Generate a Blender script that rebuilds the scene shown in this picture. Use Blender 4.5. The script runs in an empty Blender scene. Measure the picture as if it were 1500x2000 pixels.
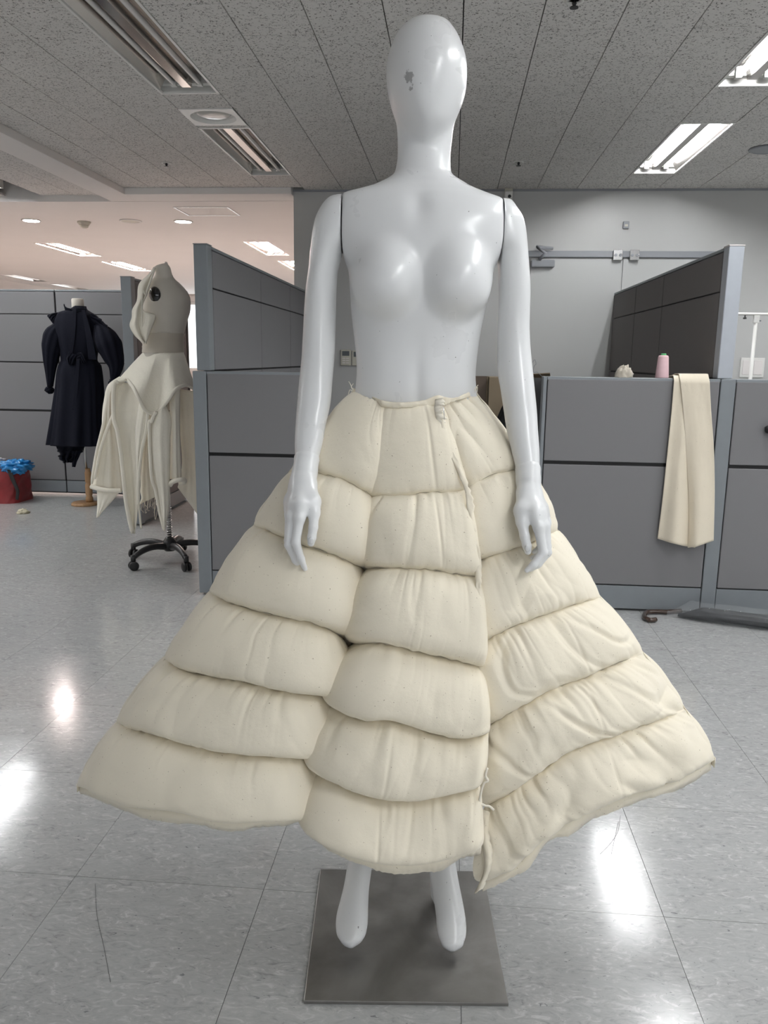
import bpy, math, random
import numpy as np
from mathutils import Matrix, Vector

# ------------------------------------------------------------------ camera
SC = bpy.context.scene
COL = SC.collection
FPX, HC = 1550.0, 1.22                       # focal length in pixels (1500x2000 frame), eye height
CR = np.array([0.99626, 0.08524, 0.01395])   # filled below
def _axes(vx=885., vy=702., rho=.014):
    dx, dy = vx - 750, 1000 - vy
    c, s = math.cos(rho), math.sin(rho)
    ux, uy = c * dx - s * dy, s * dx + c * dy
    ps = math.asin(ux / math.sqrt(ux * ux + uy * uy + FPX * FPX)); th = math.atan2(uy, FPX)
    f = np.array([-math.sin(ps) * math.cos(th), math.cos(ps) * math.cos(th), -math.sin(th)])
    r0 = np.array([math.cos(ps), math.sin(ps), 0]); u0 = np.cross(r0, f)
    return c * r0 + s * u0, -s * r0 + c * u0, f
CR, CU, CF = _axes()
cam = bpy.data.cameras.new('camera'); cam_o = bpy.data.objects.new('camera', cam); COL.objects.link(cam_o)
cam.sensor_fit = 'HORIZONTAL'; cam.sensor_width = 36; cam.lens = 36 * FPX / 1500
cam.clip_start = .05; cam.clip_end = 60
cam_o.matrix_world = Matrix(((CR[0], CU[0], -CF[0], 0), (CR[1], CU[1], -CF[1], 0), (CR[2], CU[2], -CF[2], HC), (0, 0, 0, 1)))
SC.camera = cam_o

# ------------------------------------------------------------------ light and exposure
SC.view_settings.view_transform = 'Standard'; SC.view_settings.look = 'None'
SC.view_settings.gamma = 1; SC.view_settings.use_curve_mapping = False
SC.view_settings.exposure = 0.6
TUBE = 70.0          # radiance of a lit fluorescent tube
HALL_TUBE = 300.0     # tubes of the hall beyond the opening
DAY = 1.5            # overcast daylight outside the windows
W = bpy.data.worlds.new('world'); SC.world = W; W.use_nodes = True
W.node_tree.nodes['Background'].inputs[0].default_value = (.93, .96, 1, 1)
W.node_tree.nodes['Background'].inputs[1].default_value = DAY
SC.cycles.max_bounces = 6; SC.cycles.diffuse_bounces = 4; SC.cycles.glossy_bounces = 3; SC.cycles.transmission_bounces = 2; SC.cycles.transparent_max_bounces = 6
SC.cycles.use_adaptive_sampling = True; SC.cycles.adaptive_threshold = .05; SC.cycles.use_light_tree = False
SC.cycles.sample_clamp_indirect = 4
SC.cycles.use_denoising = True
try: SC.cycles.caustics_reflective = False; SC.cycles.caustics_refractive = False
except Exception: pass

# ------------------------------------------------------------------ measuring helpers (metres, room axes)
def ray(x, y): return (x - 750) * CR - (y - 1000) * CU + FPX * CF
def atY(x, y, Y):
    d = ray(x, y); return np.array([0, 0, HC]) + d * (Y / d[1])
def atZ(x, y, Z):
    d = ray(x, y); return np.array([0, 0, HC]) + d * ((Z - HC) / d[2])
random.seed(5); RNG = np.random.default_rng(7)

# ------------------------------------------------------------------ noise
def _hash(ix, iy, seed):
    n = (ix.astype(np.int64) * 374761393 + iy.astype(np.int64) * 668265263 + seed * 1442695041) & 0x7fffffff
    n = ((n ^ (n >> 13)) * 1274126177) & 0x7fffffff
    return ((n ^ (n >> 16)) & 0xffff) / 65535.0
def vnoise(x, y, seed=0):
    x, y = np.broadcast_arrays(np.asarray(x, float), np.asarray(y, float))
    ix, iy = np.floor(x), np.floor(y); fx, fy = x - ix, y - iy
    fx, fy = fx * fx * (3 - 2 * fx), fy * fy * (3 - 2 * fy)
    a, b = _hash(ix, iy, seed), _hash(ix + 1, iy, seed)
    c, d = _hash(ix, iy + 1, seed), _hash(ix + 1, iy + 1, seed)
    return (a + (b - a) * fx) * (1 - fy) + (c + (d - c) * fx) * fy
def fbm(x, y, seed=0, o=3):
    return sum(vnoise(np.asarray(x) * 2 ** i, np.asarray(y) * 2 ** i, seed + 17 * i) * .5 ** i for i in range(o)) / (2 - .5 ** (o - 1))

# ------------------------------------------------------------------ materials
def mat(name, col, rough=.6, metal=0, spec=.5, coat=0, emit=None, es=0, sheen=0, trans=0, alpha=1, ior=None):
    m = bpy.data.materials.new(name); m.use_nodes = True
    b = m.node_tree.nodes['Principled BSDF']
    b.inputs['Base Color'].default_value = (*col, 1); b.inputs['Roughness'].default_value = rough
    b.inputs['Metallic'].default_value = metal; b.inputs['Specular IOR Level'].default_value = spec
    b.inputs['Coat Weight'].default_value = coat; b.inputs['Sheen Weight'].default_value = sheen
    b.inputs['Transmission Weight'].default_value = trans; b.inputs['Alpha'].default_value = alpha
    if emit: b.inputs['Emission Color'].default_value = (*emit, 1); b.inputs['Emission Strength'].default_value = es
    if ior: b.inputs['IOR'].default_value = ior
    return m
class NT:
    """small node-tree writer"""
    def __init__(s, m): s.m = m; s.t = m.node_tree; s.b = s.t.nodes['Principled BSDF']
    def n(s, typ, **kw):
        o = s.t.nodes.new('ShaderNode' + typ)
        for k, v in kw.items():
            if hasattr(o, k) and k not in o.inputs: setattr(o, k, v)
            else:
                o.inputs[k].default_value = v
        return o
    def l(s, a, b): s.t.links.new(a, b)
    def coords(s, scale=(1, 1, 1), rot=(0, 0, 0), space='Object'):
        if space == 'World': c = s.n('NewGeometry').outputs['Position']
        else: c = s.n('TexCoord').outputs[space]
        mp = s.n('Mapping'); mp.inputs['Scale'].default_value = scale; mp.inputs['Rotation'].default_value = rot
        s.l(c, mp.inputs[0]); return mp.outputs[0]
    def noise(s, co, scale=5, detail=3, rough=.5, dist=0):
        o = s.n('TexNoise'); o.inputs['Scale'].default_value = scale; o.inputs['Detail'].default_value = detail
        o.inputs['Roughness'].default_value = rough; o.inputs['Distortion'].default_value = dist
        s.l(co, o.inputs['Vector']); return o.outputs['Fac']
    def ramp(s, f, pts):
        o = s.n('ValToRGB'); e = o.color_ramp.elements
        while len(e) < len(pts): e.new(.5)
        for q, (p, c) in zip(e, pts):
            q.position = p; q.color = (*c, 1) if len(c) == 3 else c
        s.l(f, o.inputs[0]); return o.outputs[0]
    def mix(s, f, a, b, blend='MIX'):
        o = s.n('Mix', data_type='RGBA', blend_type=blend)
        for v, k in ((f, 0), (a, 6), (b, 7)):
            if hasattr(v, 'is_output'): s.l(v, o.inputs[k])
            elif k == 0: o.inputs[0].default_value = v
            else: o.inputs[k].default_value = (*v, 1)
        return o.outputs[2]
    def math(s, op, a, b=None, clamp=False):
        o = s.n('Math', operation=op, use_clamp=clamp)
        for i, v in enumerate((a, b)):
            if v is None: continue
            if hasattr(v, 'is_output'): s.l(v, o.inputs[i])
            else: o.inputs[i].default_value = v
        return o.outputs[0]
    def bump(s, h, strength=.2, dist=.01):
        o = s.n('Bump'); o.inputs['Strength'].default_value = strength; o.inputs['Distance'].default_value = dist
        s.l(h, o.inputs['Height']); s.l(o.outputs[0], s.b.inputs['Normal']); return o
    def color(s, c): s.l(c, s.b.inputs['Base Color'])
    def rough(s, c): s.l(c, s.b.inputs['Roughness'])

def g3(v, t=(1, 1, 1)): return (v * t[0], v * t[1], v * t[2])
MT = {}
# vinyl floor tile
m = mat('vinyl_tile', (.5, .5, .5), .14, spec=.5); t = NT(m)
oi = t.n('ObjectInfo'); co = t.n('TexCoord').outputs['Object']
off = t.n('VectorMath', operation='MULTIPLY_ADD'); t.l(oi.outputs['Location'], off.inputs[0]); off.inputs[1].default_value = (3.1, 5.7, 0); t.l(co, off.inputs[2])
mp = t.n('Mapping'); mp.inputs['Scale'].default_value = (1, 2.3, 1); t.l(off.outputs[0], mp.inputs[0])
n1 = t.noise(mp.outputs[0], 24, 5, .66, 1.8); n2 = t.noise(mp.outputs[0], 7, 3, .6, .8); n3 = t.noise(mp.outputs[0], 44, 2, .5, 1.8)
c = t.ramp(n1, [(.28, (.27, .272, .27)), (.43, (.43, .432, .428)), (.57, (.485, .487, .48)), (.62, (.59, .592, .585)), (.74, (.65, .652, .645))])
c = t.mix(t.ramp(n2, [(.35, (0, 0, 0)), (.9, (1, 1, 1))]), c, (.47, .48, .475))
dk = t.ramp(n3, [(.70, (0, 0, 0)), (.735, (1, 1, 1))]); c = t.mix(t.math('MULTIPLY', dk, .75), c, (.16, .165, .17))
t.color(c); wn = t.noise(mp.outputs[0], 3, 2); t.rough(t.ramp(wn, [(.3, g3(.10)), (.75, g3(.19))]))
t.bump(t.noise(co, 14, 2), .035, .004); MT['vinyl'] = m
MT['joint'] = mat('tile_joint', (.12, .12, .12), .7)
# mineral fibre ceiling tile
def fissured(name, base):
    m = mat(name, base, .9, spec=.1); t = NT(m)
    co = t.coords(space='World')
    d1 = t.noise(co, 30, 2, .5, 2.5); d2 = t.noise(co, 40, 1, .5, 3.0); big = t.noise(co, 5, 1)
    rid = t.math('ABSOLUTE', t.math('SUBTRACT', d2, .5))
    line = t.ramp(rid, [(.020, (1, 1, 1)), (.042, (0, 0, 0))])
    gate = t.ramp(d1, [(.52, (0, 0, 0)), (.55, (1, 1, 1))])
    fis = t.math('MULTIPLY', line, gate)
    v = t.n('TexVoronoi'); v.inputs['Scale'].default_value = 48; t.l(co, v.inputs['Vector'])
    dot = t.ramp(v.outputs['Distance'], [(.15, (1, 1, 1)), (.22, (0, 0, 0))])
    allm = t.math('MAXIMUM', t.math('MULTIPLY', fis, .9), t.math('MULTIPLY', dot, .75))
    bc = t.mix(big, g3(.93, base), g3(1.04, base))
    t.color(t.mix(allm, bc, (.07, .065, .06))); t.bump(allm, -.4, .004); return m
MT['ceil'] = fissured('fissured_ceiling_tile', (.70, .68, .655))
MT['ceil_void'] = mat('ceiling_void', (.06, .06, .06), .95)
def plain(name, col, rough=.6, amp=.04, scale=9, **kw):
    m = mat(name, col, rough, **kw); t = NT(m); co = t.coords(space='World')
    t.color(t.ramp(t.noise(co, scale, 4), [(.25, g3(1 - amp, col)), (.75, g3(1 + amp, col))])); return m
MT['wall'] = plain('painted_wall', (.51, .51, .50), .45, .03, 3)
MT['gyp'] = plain('white_gypsum', (.80, .77, .745), .7, .015, 2)
MT['door'] = plain('door_paint', (.51, .515, .505), .35, .02, 2)
MT['hallwall'] = plain('hall_wall', (.78, .72, .68), .7, .03, 2)
MT['trimgrey'] = plain('grey_trim', (.28, .29, .31), .4, .03)
def fabric(name, col, sc=900):
    m = mat(name, col, .85, spec=.2, sheen=.1); t = NT(m); co = t.coords(space='World')
    n = t.noise(co, sc, 2); t.color(t.ramp(n, [(.3, g3(.88, col)), (.7, g3(1.1, col))])); t.bump(n, .15, .002); return m
MT['panel'] = fabric('grey_panel_fabric', (.245, .24, .25))
MT['panel_b'] = fabric('brown_grey_panel_fabric', (.20, .185, .185))
MT['frame'] = plain('blue_grey_metal_frame', (.25, .272, .29), .42, .03, 20)
MT['frame_l'] = plain('pale_metal_end_cap', (.50, .53, .58), .4, .03, 20)
MT['black'] = mat('black_channel', (.012, .012, .013), .6)
MT['gloss'] = mat('glossy_black_lacquer', (.008, .008, .009), .06, coat=.8)
MT['blackpl'] = mat('black_plastic', (.015, .015, .016), .35)
MT['white_metal'] = plain('white_enamel', (.78, .77, .74), .35, .03)
MT['mirror'] = mat('aluminium_reflector', (.55, .52, .50), .22, metal=1)  # darker copy, toned down where lit tubes would wash it out
MT['mirror_off'] = mat('lightened_reflector', (.86, .80, .74), .16, metal=1)  # same reflector metal, lighter and warmer: room reflections painted in for unlit fixtures
MT['tube_on'] = mat('lit_tube', (.9, .9, .9), .4, emit=(.97, .985, 1.0), es=TUBE)
MT['tube_hall'] = mat('lit_hall_tube', (.9, .9, .9), .4, emit=(1, .80, .72), es=HALL_TUBE)
MT['down_on'] = mat('lit_downlight', (.9, .9, .9), .4, emit=(1, .86, .82), es=140)
MT['tube_off'] = mat('unlit_tube', (.75, .74, .72), .25, coat=.3)
MT['glass_disc'] = mat('frosted_disc', (.62, .61, .57), .2, coat=.4)
MT['steel'] = mat('brushed_steel', (.20, .195, .19), .38, metal=.75); t = NT(MT['steel']); co = t.coords()
n = t.noise(co, 6, 5, .6, .5); t.color(t.ramp(n, [(.3, (.22, .21, .20)), (.7, (.35, .34, .325))])); t.rough(t.ramp(t.noise(co, 18, 4), [(.3, g3(.32)), (.7, g3(.5))]))
MT['chrome'] = mat('chrome', (.7, .7, .7), .2, metal=1)
# mannequin paint: satin white, rubbed grey smudges; chips at given spots
def paint(name, chips=()):
    col = (.80, .81, .815)
    m = mat(name, col, .27, spec=.5, coat=.15); t = NT(m); m.node_tree.nodes['Principled BSDF'].inputs['Coat Roughness'].default_value = .12
    co = t.coords()
    n = t.noise(co, 7, 4, .6, .4); c = t.ramp(n, [(.2, (.785, .792, .796)), (.8, (.80, .807, .81))])
    sp = t.noise(co, 210, 1); c = t.mix(t.ramp(sp, [(.795, (0, 0, 0)), (.81, (.8, .8, .8))]), c, (.10, .10, .10))
    for (x, y, z, r, sq, shade, ns) in chips:
        d = t.n('VectorMath', operation='SUBTRACT'); t.l(co, d.inputs[0]); d.inputs[1].default_value = (x, y, z)
        s2 = t.n('VectorMath', operation='MULTIPLY'); t.l(d.outputs[0], s2.inputs[0]); s2.inputs[1].default_value = (1 / r, 1 / (r * 4), 1 / (r * sq))
        ln = t.n('VectorMath', operation='LENGTH'); t.l(s2.outputs[0], ln.inputs[0])
        nn = t.noise(co, ns, 3, .6); v = t.math('ADD', ln.outputs['Value'], t.math('MULTIPLY', t.math('SUBTRACT', nn, .5), 2.4))
        c = t.mix(t.ramp(v, [(.80, (1, 1, 1)), (.9, (0, 0, 0))]), c, g3(shade))
    t.color(c); t.rough(t.ramp(n, [(.2, g3(.33)), (.8, g3(.25))])); return m
MT['gap'] = mat('joint_gap', (.03, .03, .035), .6)
# unbleached calico
def calico(name, col, fleck=True, weave=1400, bump=.12):
    m = mat(name, col, .88, spec=.2, sheen=.25); t = NT(m); co = t.coords()
    n = t.noise(co, 5, 3); c = t.ramp(n, [(.3, g3(.955, col)), (.7, g3(1.03, col))])
    if fleck:
        f = t.noise(co, 300, 1); c = t.mix(t.ramp(f, [(.755, (0, 0, 0)), (.78, (.8, .8, .8))]), c, (.30, .22, .13))
    t.color(c); w = t.noise(co, weave, 1); fold = t.noise(co, 38, 4, .6)
    t.bump(t.math('ADD', t.math('MULTIPLY', w, .25), fold), bump, .006); return m
MT['calico'] = calico('unbleached_calico', (.89, .82, .67), bump=.25)
MT['calico2'] = calico('calico_drape', (.83, .745, .60), True)
MT['fray'] = mat('frayed_thread', (.84, .79, .68), .9)
MT['felt'] = calico('cream_wool_felt', (.90, .855, .74), False, 260, .5)
MT['linen'] = calico('linen_dress_form', (.66, .62, .55), False, 900, .15)
MT['tape'] = calico('beige_waist_tape', (.55, .50, .42), False)
MT['navy'] = calico('navy_cotton', (.006, .007, .014), False, 700, .4); MT['navy'].node_tree.nodes['Principled BSDF'].inputs['Sheen Weight'].default_value = 0
MT['wood'] = mat('turned_beech', (.42, .25, .12), .4); t = NT(MT['wood']); co = t.coords((1, 1, .15)); t.color(t.ramp(t.noise(co, 40, 4, .6, .6), [(.3, (.33, .18, .08)), (.7, (.50, .31, .16))]))
MT['red'] = plain('red_bag_fabric', (.26, .022, .025), .5, .25, 14)
MT['blue'] = mat('blue_plastic_bag', (.02, .26, .62), .25, coat=.4)
MT['whitecloth'] = plain('white_cloth', (.80, .76, .74), .8, .05)
MT['pink'] = mat('pink_thread', (.80, .55, .58), .7); t = NT(MT['pink']); co = t.coords((1, 1, 1)); w = t.n('TexWave', bands_direction='Z'); w.inputs['Scale'].default_value = 120; w.inputs['Distortion'].default_value = 1.5; t.l(co, w.inputs[0]); t.color(t.ramp(w.outputs['Fac'], [(.2, (.72, .46, .50)), (.8, (.85, .62, .64))])); t.bump(w.outputs['Fac'], .4, .002)
MT['green'] = mat('green_plastic', (.12, .55, .22), .4)
MT['card'] = plain('brown_cardboard', (.30, .235, .16), .8, .06, 12)
MT['card2'] = plain('dark_brown_board', (.13, .095, .07), .6, .06, 12)
MT['blackcloth'] = mat('black_cloth', (.008, .008, .009), .8)
MT['beige'] = plain('beige_plastic', (.56, .54, .46), .5, .02)
MT['lcd'] = mat('lcd_screen', (.10, .115, .12), .25)
MT['umb'] = mat('umbrella_cloth', (.022, .024, .028), .5)
MT['umbwood'] = mat('dark_wood_handle', (.05, .025, .015), .25, coat=.5)
MT['film'] = mat('clear_plastic_film', (.8, .82, .85), .12, spec=.6, alpha=.10); t = NT(MT['film']); co = t.coords((1, 1, 1)); t.bump(t.noise(co, 45, 4, .65, 1.5), .9, .006)
MT['film'].node_tree.nodes['Principled BSDF'].inputs['Coat Weight'].default_value = .5
MT['skypane'] = mat('window_glass', (.9, .95, 1), .05, trans=1, ior=1.05)
MT['shell'] = plain('pale_crumpled_fabric', (.66, .61, .45), .8, .15, 60)

# ------------------------------------------------------------------ mesh helpers
class MB:
    def __init__(s): s.v = []; s.f = []
    def add(s, vs, fs):
        o = len(s.v); s.v += [tuple(map(float, p)) for p in vs]; s.f += [tuple(i + o for i in q) for q in fs]; return s
    def box(s, x0, x1, y0, y1, z0, z1):
        return s.add([(x0, y0, z0), (x1, y0, z0), (x1, y1, z0), (x0, y1, z0), (x0, y0, z1), (x1, y0, z1), (x1, y1, z1), (x0, y1, z1)],
                     [(0, 3, 2, 1), (4, 5, 6, 7), (0, 1, 5, 4), (1, 2, 6, 5), (2, 3, 7, 6), (3, 0, 4, 7)])
    def tube(s, path, rad, n=10, caps=True, sq=None):
        P = np.array(path, float); k = len(P); R = np.broadcast_to(np.asarray(rad, float), (k,))
        T = np.gradient(P, axis=0); T /= np.linalg.norm(T, axis=1)[:, None] + 1e-9
        a = np.array([0, 0, 1.]) if abs(T[0][2]) < .9 else np.array([1., 0, 0])
        vs = []
        for i in range(k):
            a = a - T[i] * (a @ T[i]); a /= np.linalg.norm(a) + 1e-9; b = np.cross(T[i], a)
            for j in range(n):
                th = 2 * math.pi * j / n; vs.append(P[i] + R[i] * (math.cos(th) * a + math.sin(th) * b))
        fs = [(i * n + j, i * n + (j + 1) % n, (i + 1) * n + (j + 1) % n, (i + 1) * n + j) for i in range(k - 1) for j in range(n)]
        if caps: fs += [tuple(range(n - 1, -1, -1)), tuple((k - 1) * n + j for j in range(n))]
        return s.add(vs, fs)
    def lathe(s, prof, n=24, c=(0, 0, 0), axis='z'):
        vs = []; k = len(prof)
        for r, z in prof:
            for j in range(n):
                th = 2 * math.pi * j / n; p = (r * math.cos(th), r * math.sin(th), z)
                if axis == 'y': p = (p[0], z, p[1])
                if axis == 'x': p = (z, p[0], p[1])
                vs.append((p[0] + c[0], p[1] + c[1], p[2] + c[2]))
        fs = [(i * n + j, i * n + (j + 1) % n, (i + 1) * n + (j + 1) % n, (i + 1) * n + j) for i in range(k - 1) for j in range(n)]
        fs += [tuple(range(n - 1, -1, -1)), tuple((k - 1) * n + j for j in range(n))]
        if axis == 'y': fs = [q[::-1] for q in fs]
        return s.add(vs, fs)
    def grid(s, P, wrap=False, cap=False, flip=False):
        """P[row][col][3]"""
        P = np.asarray(P); r, c = P.shape[:2]; cc = c if wrap else c - 1
        fs = [(i * c + j, i * c + (j + 1) % c, (i + 1) * c + (j + 1) % c, (i + 1) * c + j) for i in range(r - 1) for j in range(cc)]
        if cap: fs += [tuple(range(c - 1, -1, -1)), tuple((r - 1) * c + j for j in range(c))]
        if flip: fs = [q[::-1] for q in fs]
        return s.add(P.reshape(-1, 3), fs)
    def sheet(s, P, N, th):
        """grid P with thickness th along -N, closed round the rim"""
        P = np.asarray(P); r, c = P.shape[:2]; o = len(s.v)
        Q = P - N * th
        s.v += [tuple(p) for p in P.reshape(-1, 3).tolist()] + [tuple(p) for p in Q.reshape(-1, 3).tolist()]
        k = r * c; f = []
        for i in range(r - 1):
            for j in range(c - 1):
                a, b, d, e = i * c + j, i * c + j + 1, (i + 1) * c + j + 1, (i + 1) * c + j
                f += [(a, e, d, b), (k + a, k + b, k + d, k + e)]
        for i in range(r - 1):
            for j, sgn in ((0, 1), (c - 1, -1)):
                q = (i * c + j, k + i * c + j, k + (i + 1) * c + j, (i + 1) * c + j); f.append(q[::sgn])
        for j in range(c - 1):
            for i, sgn in ((0, -1), (r - 1, 1)):
                q = (i * c + j, k + i * c + j, k + i * c + j + 1, i * c + j + 1); f.append(q[::sgn])
        s.f += [tuple(x + o for x in q) for q in f]; return s
    def build(s, name, m, parent=None, smooth=False, bevel=0, loc=None):
        me = bpy.data.meshes.new(name); me.from_pydata(s.v, [], s.f); me.update()
        if smooth: me.polygons.foreach_set('use_smooth', [True] * len(me.polygons))
        o = bpy.data.objects.new(name, me); COL.objects.link(o)
        me.materials.append(MT[m] if isinstance(m, str) else m)
        if parent: o.parent = parent
        if loc is not None: o.location = loc
        if bevel:
            b = o.modifiers.new('bevel', 'BEVEL'); b.width = bevel; b.segments = 2; b.limit_method = 'ANGLE'
        return o
def share(name, data, parent, loc, rz=0, m=None):
    o = bpy.data.objects.new(name, data); COL.objects.link(o); o.parent = parent; o.location = loc; o.rotation_euler = (0, 0, rz); return o
def empty(name, loc=(0, 0, 0), rz=0):
    o = bpy.data.objects.new(name, None); COL.objects.link(o); o.location = loc; o.rotation_euler = (0, 0, rz); o.empty_display_size = .1; return o
def tag(o, label, cat, group=None):
    o['label'] = label; o['category'] = cat
    if group: o['group'] = group
    return o
def frame_ring(x0, x1, y0, y1, z0, z1, w):
    b = MB(); o = [(x0, y0), (x1, y0), (x1, y1), (x0, y1)]; i = [(x0 + w, y0 + w), (x1 - w, y0 + w), (x1 - w, y1 - w), (x0 + w, y1 - w)]
    vs = [(*p, z) for z in (z0, z1) for q in (o, i) for p in q]; fs = []
    for k in range(4):
        n = (k + 1) % 4; fs += [(k, 4 + k, 4 + n, n), (8 + k, 8 + n, 12 + n, 12 + k), (k, n, 8 + n, 8 + k), (4 + k, 12 + k, 12 + n, 4 + n)]
    return b.add(vs, fs)
def struct(o): o['kind'] = 'structure'; return o
def bx(*a): return MB().box(*a)
def gnorm(P):
    du = np.gradient(P, axis=1); dv = np.gradient(P, axis=0)
    n = np.cross(dv, du); return n / (np.linalg.norm(n, axis=-1, keepdims=True) + 1e-12)
def resample(pts, k, smooth=True):
    """k points along a polyline (any dimension), evenly by length, softened"""
    P = np.array(pts, float); d = np.r_[0, np.cumsum(np.linalg.norm(np.diff(P[:, :2], axis=0), axis=1))]
    t = np.linspace(0, d[-1], k)
    if len(P) > 2 and smooth:          # monotone-ish Catmull-Rom
        m = np.gradient(P, d, axis=0); i = np.clip(np.searchsorted(d, t, 'right') - 1, 0, len(P) - 2)
        h = (d[i + 1] - d[i])[:, None]; s = ((t - d[i])[:, None]) / h
        return (2 * s ** 3 - 3 * s ** 2 + 1) * P[i] + (s ** 3 - 2 * s ** 2 + s) * h * m[i] + (-2 * s ** 3 + 3 * s ** 2) * P[i + 1] + (s ** 3 - s ** 2) * h * m[i + 1]
    return np.stack([np.interp(t, d, P[:, q]) for q in range(P.shape[1])], 1)

# ================================================================== THE ROOM
ZC = 2.51; YW = 6.52; GX, GY, TS = .052, 1.623, .4555      # ceiling height, back wall, floor-tile grid
# floor: tiles near the camera are pieces, the rest is one field
ix0, ix1, iy0, iy1 = -11, 8, -2, 15
fx0, fx1, fy0, fy1 = GX + ix0 * TS, GX + ix1 * TS, GY + iy0 * TS, GY + iy1 * TS
b = MB(); near = []
def fquad(x0, x1, y0, y1): b.add([(x0, y0, 0), (x1, y0, 0), (x1, y1, 0), (x0, y1, 0)], [(0, 1, 2, 3)])
for q in ((-8, fx0, -4, 17), (fx1, 5.2, -4, 17), (fx0, fx1, -4, fy0), (fx0, fx1, fy1, 17)): fquad(*q)
for i in range(ix0, ix1):
    for j in range(iy0, iy1):
        X, Y = GX + (i + .5) * TS, GY + (j + .5) * TS
        if -.72 * Y - .8 < X < .50 * Y + .7: near.append((X, Y))
        else: fquad(X - TS / 2, X + TS / 2, Y - TS / 2, Y + TS / 2)
floor = struct(b.build('floor', 'vinyl'))
MB().box(fx0, fx1, fy0, fy1, -.03, -.0022).build('joint_bed', 'joint', floor)
tm = None; h = TS / 2 - .0006
for X, Y in near:
    if tm is None: tm = MB().box(-h, h, -h, h, -.003, 0).build('floor_tile', 'vinyl', floor, loc=(X, Y, 0)).data
    else: share('floor_tile', tm, floor, (X, Y, RNG.uniform(-.0002, .0002)))

# ceiling: backing, far field, and the separate tiles in view
LIT_X = (1.2, 3.9); OFF_X = -1.5
FIXY = (-2.4, -.6, 1.2, 3.0, 4.8)
def is_fix(x, y):
    for fx in (1.2, 3.9, -1.5, -3.9, -6.6):
        if fx - .01 < x < fx + .31:
            ys = FIXY if fx != -3.9 and fx != -6.6 else (-.2, 1.6, 3.4, 5.2)
            for fy in ys:
                if fy - .01 < y < fy + 1.21: return True
    return False
b = MB()
def quad(b, x0, x1, y0, y1, z): b.add([(x0, y0, z), (x1, y0, z), (x1, y1, z), (x0, y1, z)], [(0, 3, 2, 1)])
xs = [round(-8.1 + .3 * i, 3) for i in range(45)]
for x in xs:
    for k in range(-11, 4):
        y = 2.4 - .6 * (k + 1); y1 = y + .6
        for y in ((y),):
            if y < -4.2 or y1 > 2.41: continue
            for h0 in (y, y + .2, y + .4):
                if not is_fix(x + .15, h0 + .1): quad(b, x, x + .3, h0, h0 + .2, ZC)
for x in xs:
    if x >= 3.59 or x < -5.6:
        yy = 2.4
        while yy < 6.69:
            if not is_fix(x + .15, yy + .1): quad(b, x, x + .3, yy, min(yy + .2, 6.7), ZC)
            yy += .2
ceiling = struct(b.build('ceiling', 'ceil'))
bx(-8, 5.3, -4.1, 6.75, 2.62, 2.66).build('backing', 'ceil_void', ceiling)
tiles = {}
def ctile(x0, x1, y0, y1, tilt=None):
    k = (round(x1 - x0, 3), round(y1 - y0, 3)); cx, cy = (x0 + x1) / 2, (y0 + y1) / 2
    hx, hy = k[0] / 2 - .0022, k[1] / 2 - .0010
    if k not in tiles:
        o = MB().box(-hx, hx, -hy, hy, 0, .015).build('ceiling_tile', 'ceil', ceiling, loc=(cx, cy, ZC)); tiles[k] = o.data
    else: o = share('ceiling_tile', tiles[k], ceiling, (cx, cy, ZC + RNG.uniform(-.0006, .0006)))
    if tilt: o.rotation_euler = tilt; o.location.z -= .012
for i in range(-9, 12):
    x0 = max(.3 * i, -2.62); x1 = .3 * (i + 1)
    if i in (4, -5):
        segs = [(2.4, 3.0), (4.2, 4.8), (6.0, YW)] if i == 4 else [(2.4, 3.0), (4.2, 4.44), (4.74, 4.8), (6.0, 6.42)]
    else:
        s = 2.3 if i % 2 else 2.6
        ys = [2.4] + [round(s + .6 * k, 3) for k in range(8) if 2.45 < s + .6 * k < YW - .05] + [YW if i > -5 else 6.42]
        segs = list(zip(ys[:-1], ys[1:]))
    for (a, c) in segs: ctile(x0, x1, a, c)
for i in range(10):                                     # beyond the dropped beam on the left
    x1 = -2.85 - .3 * i; x0 = x1 - .3
    if x0 < -5.6: continue
    s = 2.3 if i % 2 else 2.6
    ys = [2.4] + [round(s + .6 * k, 3) for k in range(8) if 2.45 < s + .6 * k < 6.6] + [6.7]
    for a, c in zip(ys[:-1], ys[1:]):
        cx, cy = (x0 + x1) / 2, (a + c) / 2
        if -3.95 < cx < -3.55 and (5.15 < cy < 6.45 or 3.35 < cy < 4.65): continue
        if i == 2 and c > 6.6: continue
        ctile(x0, x1, a, c, (math.radians(2.2), math.radians(-1.5), 0) if (i == 3 and c > 6.6) else None)
# walls
def wallbox(name, m, *boxes):
    b = MB()
    for q in boxes: b.box(*q)
    return struct(b.build(name, m))
wallbox('wall_back', 'wall', (-1.29, 5.2, YW, YW + .14, 0, 2.66))
wallbox('wall_right', 'wall', (5.2, 5.3, -4, 6.66, 0, 2.66))
wallbox('wall_left', 'hallwall', (-8.1, -8, -4, 17, 0, 2.7))
wallbox('wall_hall_right', 'hallwall', (1.5, 1.6, 6.66, 17, 0, 2.7))
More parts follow.
